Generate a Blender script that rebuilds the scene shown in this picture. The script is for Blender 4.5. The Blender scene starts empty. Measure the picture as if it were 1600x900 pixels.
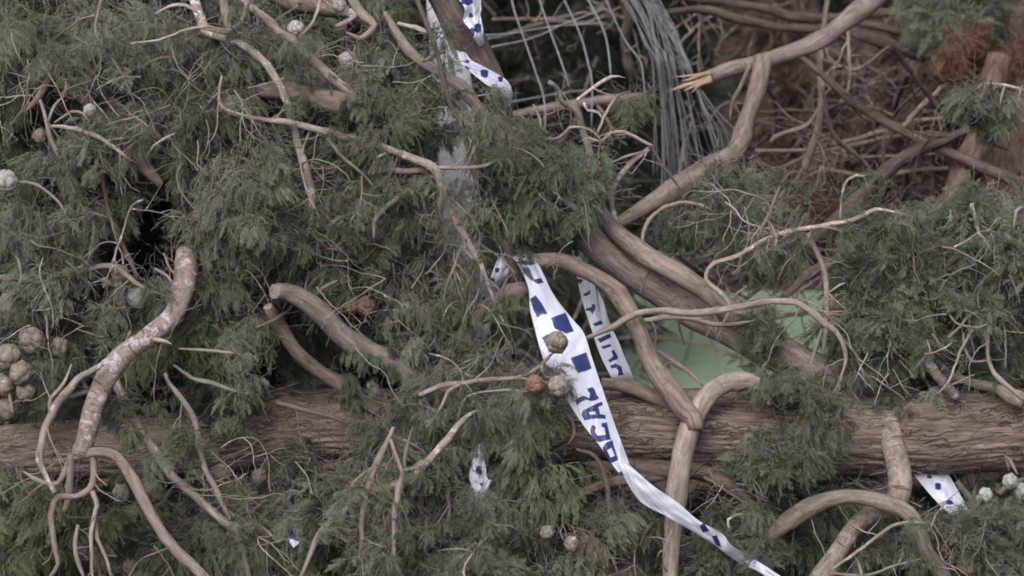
import bpy, math, random
import numpy as np
from mathutils import Vector, noise, Matrix, Euler
random.seed(7); RNG = np.random.default_rng(7)
R = math.radians
SC = bpy.context.scene
COL = SC.collection

# ------------------------------------------------------------ camera, sky, sun, exposure
PITCH = R(8.0); DIST = 5.0
AIM = Vector((0, 0, 0.86))
FWD = Vector((0, math.cos(PITCH), -math.sin(PITCH)))
UP = Vector((0, math.sin(PITCH), math.cos(PITCH)))
RIGHT = Vector((1, 0, 0))
CAMLOC = AIM - FWD * DIST
cam = bpy.data.cameras.new('camera'); camo = bpy.data.objects.new('camera', cam)
COL.objects.link(camo); SC.camera = camo
camo.location = CAMLOC
camo.rotation_euler = (R(90) - PITCH, 0, 0)
cam.sensor_width = 36; cam.lens = 36 * DIST / 1.6
cam.clip_start = 0.1; cam.clip_end = 400
cam.dof.use_dof = True; cam.dof.focus_distance = DIST - 0.02; cam.dof.aperture_fstop = 7.0

W = bpy.data.worlds.new("World"); SC.world = W; W.use_nodes = True
nt = W.node_tree; bg = nt.nodes['Background']
sky = nt.nodes.new('ShaderNodeTexSky'); sky.sky_type = 'NISHITA'; sky.sun_disc = False
SUN_EL, SUN_AZ = R(43), R(196)
sky.sun_elevation = SUN_EL; sky.sun_rotation = SUN_AZ
sky.air_density = 1.0; sky.dust_density = 6.0; sky.ozone_density = 1.0
hs = nt.nodes.new('ShaderNodeHueSaturation'); hs.inputs['Saturation'].default_value = 0.42
nt.links.new(sky.outputs[0], hs.inputs['Color']); nt.links.new(hs.outputs[0], bg.inputs[0])
bg.inputs[1].default_value = 0.10
sun = bpy.data.lights.new('sun', 'SUN'); suno = bpy.data.objects.new('sun', sun); COL.objects.link(suno)
sun.energy = 1.5; sun.angle = R(55); sun.color = (1.0, 0.965, 0.965)
# direction towards the sun (azimuth measured like the sky node: 0 = +Y, clockwise)
sd = Vector((math.sin(SUN_AZ) * math.cos(SUN_EL), math.cos(SUN_AZ) * math.cos(SUN_EL), math.sin(SUN_EL)))
suno.rotation_euler = sd.to_track_quat('Z', 'Y').to_euler()
SC.view_settings.view_transform = 'Standard'; SC.view_settings.look = 'None'
SC.view_settings.exposure = 0.52; SC.view_settings.gamma = 1.0
SC.cycles.use_denoising = True; SC.cycles.filter_width = 1.8
SC.cycles.max_bounces = 5; SC.cycles.diffuse_bounces = 3; SC.cycles.glossy_bounces = 1
SC.cycles.transmission_bounces = 2; SC.cycles.transparent_max_bounces = 4

# ------------------------------------------------------------ helpers
def P(x, y, d=0.0):
    """where a thing seen at (x, y) of the 1600x900 photo stands when it is d metres behind the tape"""
    k = (DIST + d) / DIST / 1000.0
    return CAMLOC + FWD * (DIST + d) + RIGHT * ((x - 800) * k) + UP * ((450 - y) * k)
def scale_at(d): return (DIST + d) / DIST / 1000.0

def mesh_np(name, V, F, mats, attrs=None, smooth=True, mi=None):
    V = np.asarray(V, dtype=np.float32); F = np.asarray(F, dtype=np.int32)
    me = bpy.data.meshes.new(name)
    k = F.shape[1]
    me.vertices.add(len(V)); me.vertices.foreach_set('co', V.ravel())
    me.loops.add(F.size); me.loops.foreach_set('vertex_index', F.ravel())
    me.polygons.add(len(F))
    me.polygons.foreach_set('loop_start', np.arange(0, F.size, k, dtype=np.int32))
    me.polygons.foreach_set('loop_total', np.full(len(F), k, dtype=np.int32))
    me.polygons.foreach_set('use_smooth', np.full(len(F), smooth, dtype=bool))
    for m in mats: me.materials.append(m)
    if mi is not None: me.polygons.foreach_set('material_index', np.asarray(mi, dtype=np.int32))
    if attrs:
        for an, (ty, arr) in attrs.items():
            a = me.attributes.new(an, ty, 'POINT')
            a.data.foreach_set('vector' if ty == 'FLOAT_VECTOR' else 'value', np.asarray(arr, dtype=np.float32).ravel())
    me.update(); me.validate()
    return me

class Thing:
    def __init__(s, name, label, cat, at, group=None):
        o = bpy.data.objects.new(name, None); COL.objects.link(o)
        o.location = at; o.empty_display_size = 0.05
        o['label'] = label; o['category'] = cat
        if group: o['group'] = group
        s.o = o; s.at = Vector(at)
def link(name, me, t=None, parent=None, label=None):
    o = bpy.data.objects.new(name, me); COL.objects.link(o)
    if t is not None: o.parent = parent or t.o
    if label: o['label'] = label
    return o
def tag(o, label, cat, group=None):
    o['label'] = label; o['category'] = cat
    if group: o['group'] = group
    return o

def catmull(pts, step):
    """pts: n x k array, resampled about every step (first 3 columns measure length)"""
    pts = np.asarray(pts, float)
    if len(pts) == 2: pts = np.vstack([pts[0], (pts[0] + pts[1]) / 2, pts[1]])
    P0 = np.vstack([2 * pts[0] - pts[1], pts, 2 * pts[-1] - pts[-2]])
    out = []
    for i in range(1, len(P0) - 2):
        a, b, c, d = P0[i - 1], P0[i], P0[i + 1], P0[i + 2]
        n = max(2, int(np.linalg.norm((c - b)[:3]) / step))
        for k in range(n):
            t = k / n
            out.append(0.5 * ((2 * b) + (-a + c) * t + (2 * a - 5 * b + 4 * c - d) * t * t + (-a + 3 * b - 3 * c + d) * t ** 3))
    out.append(pts[-1])
    return np.array(out)

def tube(C, rad, n=10, rough=0.06, seed=0.0, ridges=0.0, cap=True, knots=True, ell=None):
    """C: m x 3 centres, rad: m radii -> verts, quads, bark coordinate"""
    C = np.asarray(C, float); m = len(C)
    T = np.gradient(C, axis=0); T /= np.linalg.norm(T, axis=1)[:, None] + 1e-12
    ref = np.array([0.13, 0.21, 0.97]) if abs(T[0][2]) < 0.9 else np.array([0.97, 0.2, 0.1])
    N = np.zeros_like(C); v = np.cross(T[0], ref); v /= np.linalg.norm(v); N[0] = v
    for i in range(1, m):
        v = N[i - 1] - T[i] * np.dot(N[i - 1], T[i]); N[i] = v / (np.linalg.norm(v) + 1e-12)
    B = np.cross(T, N)
    L = np.concatenate([[0], np.cumsum(np.linalg.norm(np.diff(C, axis=0), axis=1))])
    th = np.arange(n) * 2 * math.pi / n
    ct, st = np.cos(th), np.sin(th)
    rr = np.repeat(rad[:, None], n, axis=1)
    if rough > 0:
        f = 1.0 / (np.mean(rad) * 3.5)
        for i in range(m):
            rk = 1.0
            if knots:
                q = noise.noise((L[i] * f * 0.9 + seed * 7.1, seed, 2.0)); rk += rough * 1.6 * q
            for j in range(n):
                w = noise.noise((ct[j] * 0.9 + seed, st[j] * 0.9, L[i] * f))
                rr[i, j] *= rk + rough * 1.7 * w
                if ridges > 0:
                    a = noise.noise((ct[j] * 9, st[j] * 9 + seed, L[i] * 9.0)) ; b = noise.noise((ct[j] * 19 + 3, st[j] * 19, L[i] * 22.0 + seed))
                    rr[i, j] += ridges * (1.1 * (1 - abs(a) * 2.4) + 0.5 * b)
    if rough > 0 and knots and n >= 8:
        rk = random.Random(int(seed * 997)); R0 = rad.mean()
        for _ in range(int(L[-1] / max(.03, R0 * 5))):
            l0, a0, am, sg = rk.uniform(0, L[-1]), rk.uniform(0, 6.283), rk.uniform(.10, .32) * (1 if rk.random() < .75 else -.6), rk.uniform(.35, .8)
            da = np.abs((th - a0 + math.pi) % (2 * math.pi) - math.pi)
            rr += R0 * am * np.exp(-((L - l0) / (R0 * sg)) ** 2)[:, None] * np.exp(-(da / .6) ** 2)[None, :]
    V = C[:, None, :] + rr[:, :, None] * (ct[None, :, None] * N[:, None, :] + st[None, :, None] * B[:, None, :])
    K = np.stack([np.repeat((rad.mean() * ct)[None, :], m, 0), np.repeat((rad.mean() * st)[None, :], m, 0), np.repeat(L[:, None], n, 1)], axis=2)
    V = V.reshape(-1, 3); K = K.reshape(-1, 3)
    i = np.arange(m - 1)[:, None]; j = np.arange(n)[None, :]; j2 = (j + 1) % n
    F = np.stack([i * n + j, i * n + j2, (i + 1) * n + j2, (i + 1) * n + j], axis=2).reshape(-1, 4)
    if cap:
        for e, sgn in ((0, -1), (m - 1, 1)):
            b = len(V); base = e * n
            V = np.vstack([V, V[base:base + n] * 0.35 + C[e] * 0.65 + T[e] * sgn * rad[e] * 0.07]); K = np.vstack([K, K[base:base + n] * 0.35])
            q = []
            for a in range(n):
                q.append([base + a, base + (a + 1) % n, b + (a + 1) % n, b + a] if sgn > 0 else [base + (a + 1) % n, base + a, b + a, b + (a + 1) % n])
            c = len(V); V = np.vstack([V, V[b:b + n].mean(axis=0)[None]]); K = np.vstack([K, [[0, 0, 0]]])
            for a in range(0, n, 2):
                t3 = [b + a, b + (a + 1) % n, b + (a + 2) % n, c]
                q.append(t3 if sgn > 0 else t3[::-1])
            F = np.vstack([F, q])
    return V, F, K

SEED = [1.0]
NEAR = []
WEBS = []
LAST = []
def merge(parts):
    Vs, Fs, Ks, off = [], [], [], 0
    for V, F, K in parts:
        Vs.append(V); Fs.append(F + off); Ks.append(K); off += len(V)
    return np.vstack(Vs), np.vstack(Fs), np.vstack(Ks)

def lay(pts, d, wob=1.6, step=9):
    """polyline with widths (photo px) + depths -> 3d centres and radii, with a natural wobble"""
    n = len(pts)
    if isinstance(d, (int, float)): d = (d, d + random.uniform(-.03, .03))
    dd = np.interp(np.linspace(0, 1, n), np.linspace(0, 1, len(d)), d)
    A = np.array([[p[0], p[1], dd[i] * 1000, p[2]] for i, p in enumerate(pts)], float)
    Q = catmull(A, step)
    SEED[0] += 3.37; s = SEED[0]
    wmean = max(4.0, Q[:, 3].mean())
    C = []; r = []
    for k, q in enumerate(Q):
        u = k * step / (wmean * 2.2)
        w = wob * (0.4 + wmean / 14)
        x = q[0] + w * noise.noise((u, s, 0)); y = q[1] + w * noise.noise((u, s, 9)); z = q[2] / 1000 + 0.0022 * w * noise.noise((u, s, 17))
        C.append(P(x, y, z)); r.append(max(q[3], 1.0) / 2 * scale_at(z))
    r = np.array(r); r *= np.where(r < .010, .92, 1.0)
    if pts[-1][2] <= 8: m = max(3, len(r) // 6); r[-m:] *= np.linspace(1, .35, m)
    return np.array(C), r

def br(t, name, pts, d, mat, parent=None, wob=1.6, n=None, rough=0.10, label=None, twigs=0, tw=(2.0, 3.6), tl=(30, 90), tmat=None, ridges=0.0, tdir=None):
    C, r = lay(pts, d, wob); LAST[:] = [C, r]
    wm = np.mean([p[2] for p in pts]); leafy = t.o.name.startswith('cypress_bough')
    n = n or (16 if wm > 20 else 12 if wm > 9 else 8)
    V, F, K = tube(C, r, n, rough, SEED[0], ridges)
    me = mesh_np(name, V - np.array(t.at), F, [mat], {'bk': ('FLOAT_VECTOR', K)})
    o = link(name, me, t, parent, label)
    if leafy and pts[-1][2] <= 6 and random.random() < .75:
        put(t, 's', Vector(C[-2]), random.uniform(.25, .45), random.choice(('leaf', 'leaf', 'leaf_sage')))
    if twigs:
        for k in range(twigs):
            i = random.randrange(2, len(C) - 1)
            ps = twiglet(Vector(C[i]), Vector(C[min(i + 1, len(C) - 1)] - C[i - 1]).normalized(), random.uniform(*tl) / 1000, random.uniform(*tw) / 2000, 2, tdir)
            TV, TF, TK = merge(ps); link('twig', mesh_np('twig', TV - np.array(t.at), TF, [tmat or mat], {'bk': ('FLOAT_VECTOR', TK)}), t, o)
            if leafy and k % 2 == 0:
                e = Vector(ps[0][0][-1]); put(t, 's', e, random.uniform(.22, .42), random.choice(('leaf', 'leaf', 'leaf_sage', 'leaf_green')))
    return o

def cut_face(t, first=True, name='sawn_face'):
    C, r = LAST; C = np.array(C); a, b = (C[0], C[2]) if first else (C[-1], C[-3])
    n = Vector(a - b).normalized(); u = n.orthogonal().normalized(); v = n.cross(u); R0 = r[0 if first else -1] * .93
    o = Vector(a) + n * R0 * .085; V = [o + n * .0006]; rings, k = 5, 28
    for i in range(1, rings + 1):
        for j in range(k):
            th = 2 * math.pi * j / k; q = R0 * i / rings * (1 + .06 * math.sin(3 * th + 1)); V.append(o + (u * math.cos(th) + v * math.sin(th)) * q + n * (.0010 * noise.noise((i * 1.7, j * .9, 3)) - .0012 * (i == rings)))
    F = [[0, 1 + j, 1 + (j + 1) % k, 0] for j in range(0)]
    F = []
    for i in range(rings - 1):
        for j in range(k): F.append([1 + i * k + j, 1 + (i + 1) * k + j, 1 + (i + 1) * k + (j + 1) % k, 1 + i * k + (j + 1) % k])
    for j in range(0, k, 2): F.append([0, 1 + j, 1 + (j + 1) % k, 1 + (j + 2) % k])
    V = np.array([list(p) for p in V]); K = np.array([[0, 0, 0]] + [[(i + 1) / rings * .02] * 3 for i in range(rings) for j in range(k)])
    link(name, mesh_np(name, V - np.array(t.at), F, [M['cut']], {'bk': ('FLOAT_VECTOR', K + V * .15)}), t)

def web(t, n, box, d0, d1, L=(60, 170), w=(1.8, 4.0), mts=('twig', 'grey', 'pale', 'pink')):
    """crooked forking bare twigs poking out through the leaves"""
    for _ in range(n):
        x, y = random.uniform(box[0], box[2]), random.uniform(box[1], box[3])
        ps = twiglet(P(x, y, random.uniform(d0, d1)), rv(), random.uniform(*L) / 1000, random.uniform(*w) / 2000, 3, (random.uniform(-1.2, 1.2), -.3, random.uniform(-1.2, .6)))
        TV, TF, TK = merge(ps); link('twig', mesh_np('twig', TV - np.array(t.at), TF, [M[random.choice(mts)]], {'bk': ('FLOAT_VECTOR', TK)}), t)
def rv(): return Vector(RNG.normal(size=3)).normalized()
def twiglet(p, ax, L, r, depth, tdir=None, n=5):
    d = (rv() + ax * 0.6)
    d = (d - ax * 0.2 * d.dot(ax)); d.y *= 0.6
    if tdir is not None: d += Vector(tdir)
    d.normalize()
    m = max(5, int(L / 0.008)); pts = [p]; out = []
    st = L / m; bend = rv() * 0.35
    kids = []
    for i in range(m):
        d = (d + bend * 0.35 + rv() * 0.24 + Vector((0, 0, -0.05))).normalized()
        if random.random() < 0.15: bend = rv() * 0.4
        pts.append(pts[-1] + d * st)
        if depth > 0 and random.random() < 0.22 and i > 1: kids.append((pts[-1], d.copy(), L * (1 - i / m) * random.uniform(.4, .9) + .012, r * 0.7))
    A = np.array([list(q) for q in pts]); rad = np.linspace(r, r * 0.45, len(A))
    out.append(tube(A, rad, n, 0, 0, cap=False))
    for k in kids[:5]: out += twiglet(*k, depth - 1, None, 4)
    return out

# ------------------------------------------------------------ materials
def mat(name): 
    m = bpy.data.materials.new(name); m.use_nodes = True
    return m, m.node_tree, m.node_tree.nodes, m.node_tree.links, m.node_tree.nodes['Principled BSDF']
def ramp(N, stops, interp='LINEAR'):
    r = N.new('ShaderNodeValToRGB'); r.color_ramp.interpolation = interp
    e = r.color_ramp.elements
    while len(e) < len(stops): e.new(0.5)
    for k, (p, c) in enumerate(stops): e[k].position = p; e[k].color = (*c, 1) if len(c) == 3 else c
    return r
def noise_n(N, L, vec, scale, detail=4, rough=.6, mapping=None):
    n = N.new('ShaderNodeTexNoise'); n.inputs['Scale'].default_value = scale; n.inputs['Detail'].default_value = detail; n.inputs['Roughness'].default_value = rough
    if mapping:
        mp = N.new('ShaderNodeMapping'); mp.inputs['Scale'].default_value = mapping
        L.new(vec, mp.inputs[0]); vec = mp.outputs[0]
    L.new(vec, n.inputs['Vector']); return n
def mixc(N, L, fac, a, b, mode='MIX'):
    m = N.new('ShaderNodeMix'); m.data_type = 'RGBA'; m.blend_type = mode
    for s, v in ((m.inputs[0], fac), (m.inputs[6], a), (m.inputs[7], b)):
        if hasattr(v, 'is_output'): L.new(v, s)
        else: s.default_value = v if isinstance(v, (int, float)) else (*v, 1)
    return m.outputs[2]

def bark(name, dark, mid, light, lichen=0.0, lich_col=(.55, .54, .55), stretch=0.18, grain=160, bump=0.5, moss=0.0, rings=0.0, bd=0.002, crack=.38, cs=85, cw=.10):
    m, T, N, L, B = mat(name)
    at = N.new('ShaderNodeAttribute'); at.attribute_name = 'bk'; v = at.outputs['Vector']
    oi = N.new('ShaderNodeObjectInfo')
    va = N.new('ShaderNodeVectorMath'); va.operation = 'ADD'
    sc = N.new('ShaderNodeVectorMath'); sc.operation = 'SCALE'; sc.inputs['Scale'].default_value = 13
    cb = N.new('ShaderNodeCombineXYZ'); L.new(oi.outputs['Random'], cb.inputs[2]); L.new(cb.outputs[0], sc.inputs[0])
    L.new(v, va.inputs[0]); L.new(sc.outputs[0], va.inputs[1]); v = va.outputs[0]
    fib = noise_n(N, L, v, grain, 6, .65, (1, 1, stretch))
    big = noise_n(N, L, v, 22, 3, .6, (1, 1, .6))
    r1 = ramp(N, [(.28, dark), (.5, mid), (.74, light)]); L.new(fib.outputs['Fac'], r1.inputs[0])
    r2 = ramp(N, [(.3, (.72, .70, .70)), (.7, (1.2, 1.2, 1.2))]); L.new(big.outputs['Fac'], r2.inputs[0])
    c = mixc(N, L, 1.0, r1.outputs[0], r2.outputs[0], 'MULTIPLY')
    # dark fissures: stretched cell edges, bent by noise
    wn = N.new('ShaderNodeTexNoise'); wn.inputs['Scale'].default_value = 38; wn.inputs['Detail'].default_value = 3; L.new(v, wn.inputs['Vector'])
    ws = N.new('ShaderNodeVectorMath'); ws.operation = 'SCALE'; ws.inputs['Scale'].default_value = .028; L.new(wn.outputs['Color'], ws.inputs[0])
    wa = N.new('ShaderNodeVectorMath'); wa.operation = 'ADD'; L.new(v, wa.inputs[0]); L.new(ws.outputs[0], wa.inputs[1])
    mp = N.new('ShaderNodeMapping'); mp.inputs['Scale'].default_value = (1, 1, .085 if stretch < .15 else .3 if stretch < .5 else .9); L.new(wa.outputs[0], mp.inputs[0])
    vo = N.new('ShaderNodeTexVoronoi'); vo.feature = 'DISTANCE_TO_EDGE'; vo.inputs['Scale'].default_value = cs; L.new(mp.outputs[0], vo.inputs['Vector'])
    thr = noise_n(N, L, v, 45, 3, .6, (1, 1, .5)); wd = N.new('ShaderNodeMapRange'); wd.inputs[1].default_value = .42; wd.inputs[2].default_value = .68; wd.inputs[3].default_value = .0; wd.inputs[4].default_value = cw; L.new(thr.outputs['Fac'], wd.inputs[0])
    sb = N.new('ShaderNodeMath'); sb.operation = 'SUBTRACT'; L.new(wd.outputs[0], sb.inputs[0]); L.new(vo.outputs['Distance'], sb.inputs[1])
    ck = N.new('ShaderNodeMapRange'); ck.inputs[1].default_value = -.02; ck.inputs[2].default_value = .06; ck.inputs[3].default_value = 0; ck.inputs[4].default_value = crack; L.new(sb.outputs[0], ck.inputs[0])
    c = mixc(N, L, ck.outputs[0], c, tuple(q * .45 for q in dark))
    if rings > 0:      # pale rings of peeling bark running round the branch
        rg = noise_n(N, L, wa.outputs[0], 42, 6, .75, (.9, .9, 1.5)); rr = ramp(N, [(.535, (0, 0, 0)), (.565, (rings,) * 3)]); L.new(rg.outputs['Fac'], rr.inputs[0])
        c = mixc(N, L, rr.outputs[0], c, (.50, .46, .50))
        rg2 = noise_n(N, L, v, 70, 2, .6, (.3, .3, 2.2)); rr2 = ramp(N, [(.60, (0, 0, 0)), (.67, (.8,) * 3)]); L.new(rg2.outputs['Fac'], rr2.inputs[0])
        c = mixc(N, L, rr2.outputs[0], c, (.10, .07, .07))
    if lichen > 0:
        ln = noise_n(N, L, v, 55, 5, .7); lr = ramp(N, [(.66 - lichen * .2, (0, 0, 0)), (.72 - lichen * .2, (.85,) * 3)]); L.new(ln.outputs['Fac'], lr.inputs[0])
        c = mixc(N, L, lr.outputs[0], c, lich_col)
    if moss > 0:
        ln = noise_n(N, L, v, 18, 5, .7); lr = ramp(N, [(.5, (0, 0, 0)), (.75, (moss,) * 3)]); L.new(ln.outputs['Fac'], lr.inputs[0])
        c = mixc(N, L, lr.outputs[0], c, (.09, .10, .055))
    tone = N.new('ShaderNodeMapRange'); tone.inputs[3].default_value = .82; tone.inputs[4].default_value = 1.15; L.new(oi.outputs['Random'], tone.inputs[0])
    hv = N.new('ShaderNodeHueSaturation'); L.new(c, hv.inputs['Color']); L.new(tone.outputs[0], hv.inputs['Value'])
    L.new(hv.outputs[0], B.inputs['Base Color']); B.inputs['Roughness'].default_value = .88; B.inputs['Specular IOR Level'].default_value = .25
    bp = N.new('ShaderNodeBump'); bp.inputs['Strength'].default_value = bump; bp.inputs['Distance'].default_value = bd
    hh = N.new('ShaderNodeMath'); hh.operation = 'SUBTRACT'; L.new(fib.outputs['Fac'], hh.inputs[0]); L.new(ck.outputs[0], hh.inputs[1]); L.new(hh.outputs[0], bp.inputs['Height']); L.new(bp.outputs[0], B.inputs['Normal'])
    return m
M = {}
M['trunk'] = bark('trunk_bark', (0.100, 0.077, 0.067), (0.240, 0.189, 0.169), (0.396, 0.326, 0.294), stretch=.11, grain=280, bump=1.0, bd=.006, crack=.60, cs=120, cw=.11)
M['grey'] = bark('grey_bark', (0.121, 0.099, 0.091), (0.245, 0.206, 0.192), (0.370, 0.320, 0.300), lichen=.08)
M['brown'] = bark('brown_bark', (0.088, 0.068, 0.061), (0.191, 0.152, 0.139), (0.296, 0.243, 0.225))
M['limb'] = bark('limb_bark', (0.126, 0.100, 0.092), (0.255, 0.210, 0.196), (0.380, 0.320, 0.302), grain=230, bump=.6, cs=90)
M['dbrown'] = bark('dark_brown_bark', (0.040, 0.031, 0.030), (0.088, 0.068, 0.061), (0.151, 0.121, 0.111))
M['red'] = bark('reddish_bark', (.05, .031, .027), (.112, .075, .066), (.18, .13, .118), crack=.6)
M['pink'] = bark('pinkish_bark', (0.128, 0.101, 0.092), (0.242, 0.195, 0.184), (0.351, 0.296, 0.282))
M['pale'] = bark('pale_lichen_bark', (0.147, 0.123, 0.115), (0.280, 0.239, 0.226), (0.418, 0.374, 0.361), lichen=.5)
M['ringed'] = bark('peeling_ringed_bark', (0.140, 0.107, 0.099), (0.268, 0.217, 0.202), (0.381, 0.320, 0.308), rings=.85, stretch=.9)
M['blotched'] = bark('blotched_bark', (0.130, 0.104, 0.088), (0.258, 0.216, 0.189), (0.389, 0.338, 0.298), rings=.35, stretch=.6)
M['twig'] = bark('twig_bark', (0.106, 0.090, 0.083), (0.220, 0.189, 0.178), (0.350, 0.310, 0.295))
M['olive'] = bark('greenish_bark', (0.090, 0.077, 0.066), (0.190, 0.162, 0.143), (0.284, 0.248, 0.220), moss=.5)
def wood():
    m, T, N, L, B = mat('torn_wood'); at = N.new('ShaderNodeAttribute'); at.attribute_name = 'bk'
    f = noise_n(N, L, at.outputs['Vector'], 300, 5, .6, (1, 1, .1)); r = ramp(N, [(.3, (.17, .115, .085)), (.7, (.42, .31, .245))]); L.new(f.outputs['Fac'], r.inputs[0])
    L.new(r.outputs[0], B.inputs['Base Color']); B.inputs['Roughness'].default_value = .8; return m
M['wood'] = wood()
M['cut'] = bark('weathered_cut_wood', (.20, .165, .145), (.34, .295, .265), (.47, .42, .385), stretch=.9, crack=.4, cs=140)

def leafmat(name, a, b, c, tipmix=.5):
    m, T, N, L, B = mat(name)
    oi = N.new('ShaderNodeObjectInfo')
    at = N.new('ShaderNodeAttribute'); at.attribute_name = 'tone'
    ad = N.new('ShaderNodeMath'); ad.operation = 'MULTIPLY_ADD'; ad.inputs[1].default_value = .45
    L.new(oi.outputs['Random'], ad.inputs[0]); 
    ml = N.new('ShaderNodeMath'); ml.operation = 'MULTIPLY'; ml.inputs[1].default_value = tipmix; L.new(at.outputs['Fac'], ml.inputs[0]); L.new(ml.outputs[0], ad.inputs[2])
    r = ramp(N, [(.05, a), (.5, b), (.95, c)]); L.new(ad.outputs[0], r.inputs[0])
    L.new(r.outputs[0], B.inputs['Base Color']); B.inputs['Roughness'].default_value = .62; B.inputs['Specular IOR Level'].default_value = .35
    return m
M['leaf'] = leafmat('cypress_leaf', (.045, .059, .040), (.115, .140, .098), (.235, .27, .20))
M['leaf_sage'] = leafmat('sage_leaf', (.068, .079, .060), (.148, .166, .128), (.28, .30, .245))
M['leaf_green'] = leafmat('fresh_green_leaf', (.048, .066, .034), (.110, .145, .078), (.20, .245, .145))
M['leaf_dark'] = leafmat('shaded_leaf', (.018, .023, .016), (.042, .052, .036), (.09, .10, .072))  # leaf green with shade put into the colour, deepens the gaps
M['leaf_dead'] = leafmat('withered_leaf', (.06, .05, .036), (.145, .125, .095), (.26, .235, .185))
M['leaf_rust'] = leafmat('rust_leaf', (.07, .03, .02), (.16, .07, .045), (.26, .13, .09))
M['leaf_brown'] = leafmat('dead_leaf', (.035, .022, .018), (.085, .052, .043), (.17, .11, .09))

# ------------------------------------------------------------ cypress foliage clumps (shared meshes)
def spray(S, p, d, L, tone, droop):
    """one feathery spray: an axis, side shoots and scale-leaf branchlets, as (p0, p1, r0, r1, tone)"""
    nrm = d.cross(rv()).normalized()
    n = max(5, int(L / .0062)); pts = [p]; dd = d.copy()
    for i in range(n):
        dd = (dd + Vector((0, 0, -droop)) + rv() * .07).normalized(); pts.append(pts[-1] + dd * (L / n))
    for i in range(n):
        q = i / n; S.append((pts[i], pts[i + 1], .0009 * (1 - .45 * q), .0009 * (1 - .45 * (i + 1) / n), tone + .1 * q))
        ax = (pts[i + 1] - pts[i]).normalized(); nrm = (nrm - ax * nrm.dot(ax)).normalized(); sidev = ax.cross(nrm)
        for sg in ((1, -1) if i % 2 else (-1, 1)):
            if random.random() < .28: continue
            l2 = L * (.40 * (1 - q) + .11) * random.uniform(.7, 1.2)
            d2 = (ax * .95 + sidev * sg * .48 + nrm * random.uniform(-.3, .3)).normalized()
            m = 3; a = pts[i] + ax * (L / n) * random.random()
            for k in range(m):
                d2 = (d2 + Vector((0, 0, -droop * .9)) + ax * .06 + rv() * .05).normalized(); b = a + d2 * (l2 / m)
                S.append((a, b, .00062, .00052, tone + .15 + .12 * k))
                s2 = d2.cross(nrm).normalized()
                for g in (1, -1):
                    if random.random() < .30: continue
                    d3 = (d2 * .95 + s2 * g * .42 + rv() * .12 + Vector((0, 0, -droop))).normalized(); l3 = l2 * random.uniform(.16, .32) + .0018
                    S.append((b - d2 * l2 / m * random.random(), None, .00056, .00040, tone + .3 + .15 * k, d3, l3))
                a = b
def prisms(S):
    P0, P1, r0, r1, tn = [], [], [], [], []
    for s in S:
        P0.append(s[0]); P1.append(s[1] if s[1] is not None else s[0] + s[5] * s[6]); r0.append(s[2]); r1.append(s[3]); tn.append(s[4])
    P0 = np.array([list(v) for v in P0]); P1 = np.array([list(v) for v in P1]); r0 = np.array(r0); r1 = np.array(r1); tn = np.array(tn)
    T = P1 - P0; T /= np.linalg.norm(T, axis=1)[:, None] + 1e-9
    ref = RNG.normal(size=T.shape); U = np.cross(T, ref); U /= np.linalg.norm(U, axis=1)[:, None] + 1e-9; Wv = np.cross(T, U)
    V = []
    for (A, rr) in ((P0, r0), (P1, r1)):
        for k in range(3):
            a = k * 2.0944; V.append(A + rr[:, None] * (math.cos(a) * U + math.sin(a) * Wv))
    V = np.stack(V, axis=1); n = len(P0); b = (np.arange(n) * 6)[:, None]
    F = np.concatenate([b + np.array([[k, (k + 1) % 3, 3 + (k + 1) % 3, 3 + k]]) for k in range(3)], axis=0)
    return V.reshape(-1, 3), F, np.repeat(tn, 6)
def clump(droop, spread, nt=6, leafy=1.0):
    S, TW = [], []; OFF = Vector((random.choice((-1, 1)) * random.uniform(.03, .06), random.uniform(-.03, .03), random.uniform(-.06, .06)))
    for a in range(nt * 2):
        off = Vector((0, 0, 0)) if a < nt else OFF
        az = a * 2 * math.pi / nt + random.uniform(-.5, .5)
        d = Vector((math.cos(az) * spread, math.sin(az) * spread, random.uniform(-.7, .45))).normalized()
        L = random.uniform(.030, .058); p = off + Vector(RNG.normal(size=3)) * .010; m = 7; tone = random.uniform(0, .35)
        for k in range(m):
            d = (d + Vector((0, 0, -droop * .55)) + rv() * .16).normalized(); q = p + d * (L / m)
            TW.append((p, q, .0016 - .00012 * k, .0016 - .00012 * (k + 1), .5))
            if k > 0 and random.random() < leafy:
                sd = (d * .6 + rv() * .95 + Vector((0, 0, -droop * 1.5))).normalized()
                spray(S, q, sd, random.uniform(.030, .080), tone + random.uniform(-.1, .2), droop)
            p = q
        spray(S, p, d, random.uniform(.04, .078), tone, droop)
    for _ in range(24):  # bare hair-thin shoots
        p = OFF * random.random() + Vector(RNG.normal(size=3)) * .03; d = rv(); kr = random.uniform(.0005, .0011)
        bd = rv() * .25
        for k in range(random.randint(8, 16)):
            d = (d + rv() * .25 + bd + Vector((0, 0, -.05))).normalized(); q = p + d * .010; TW.append((p, q, kr, kr * .93, .5)); p = q
    V1, F1, t1 = prisms(S); V2, F2, t2 = prisms(TW)
    me = mesh_np('foliage', np.vstack([V1, V2]), np.vstack([F1, F2 + len(V1)]), [M['leaf'], M['twig']],
        {'tone': ('FLOAT', np.concatenate([t1, t2])), 'bk': ('FLOAT_VECTOR', np.vstack([V1, V2]))}, True, [0] * len(F1) + [1] * len(F2))
    return me
DROOPY = [clump(.20, .8) for _ in range(6)]
BUSHY = [clump(.05, 1.0) for _ in range(5)]
SPARSE = [clump(.13, .9, 4, .6) for _ in range(3)]
SETS = {'d': DROOPY, 'b': BUSHY, 's': SPARSE}
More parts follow.
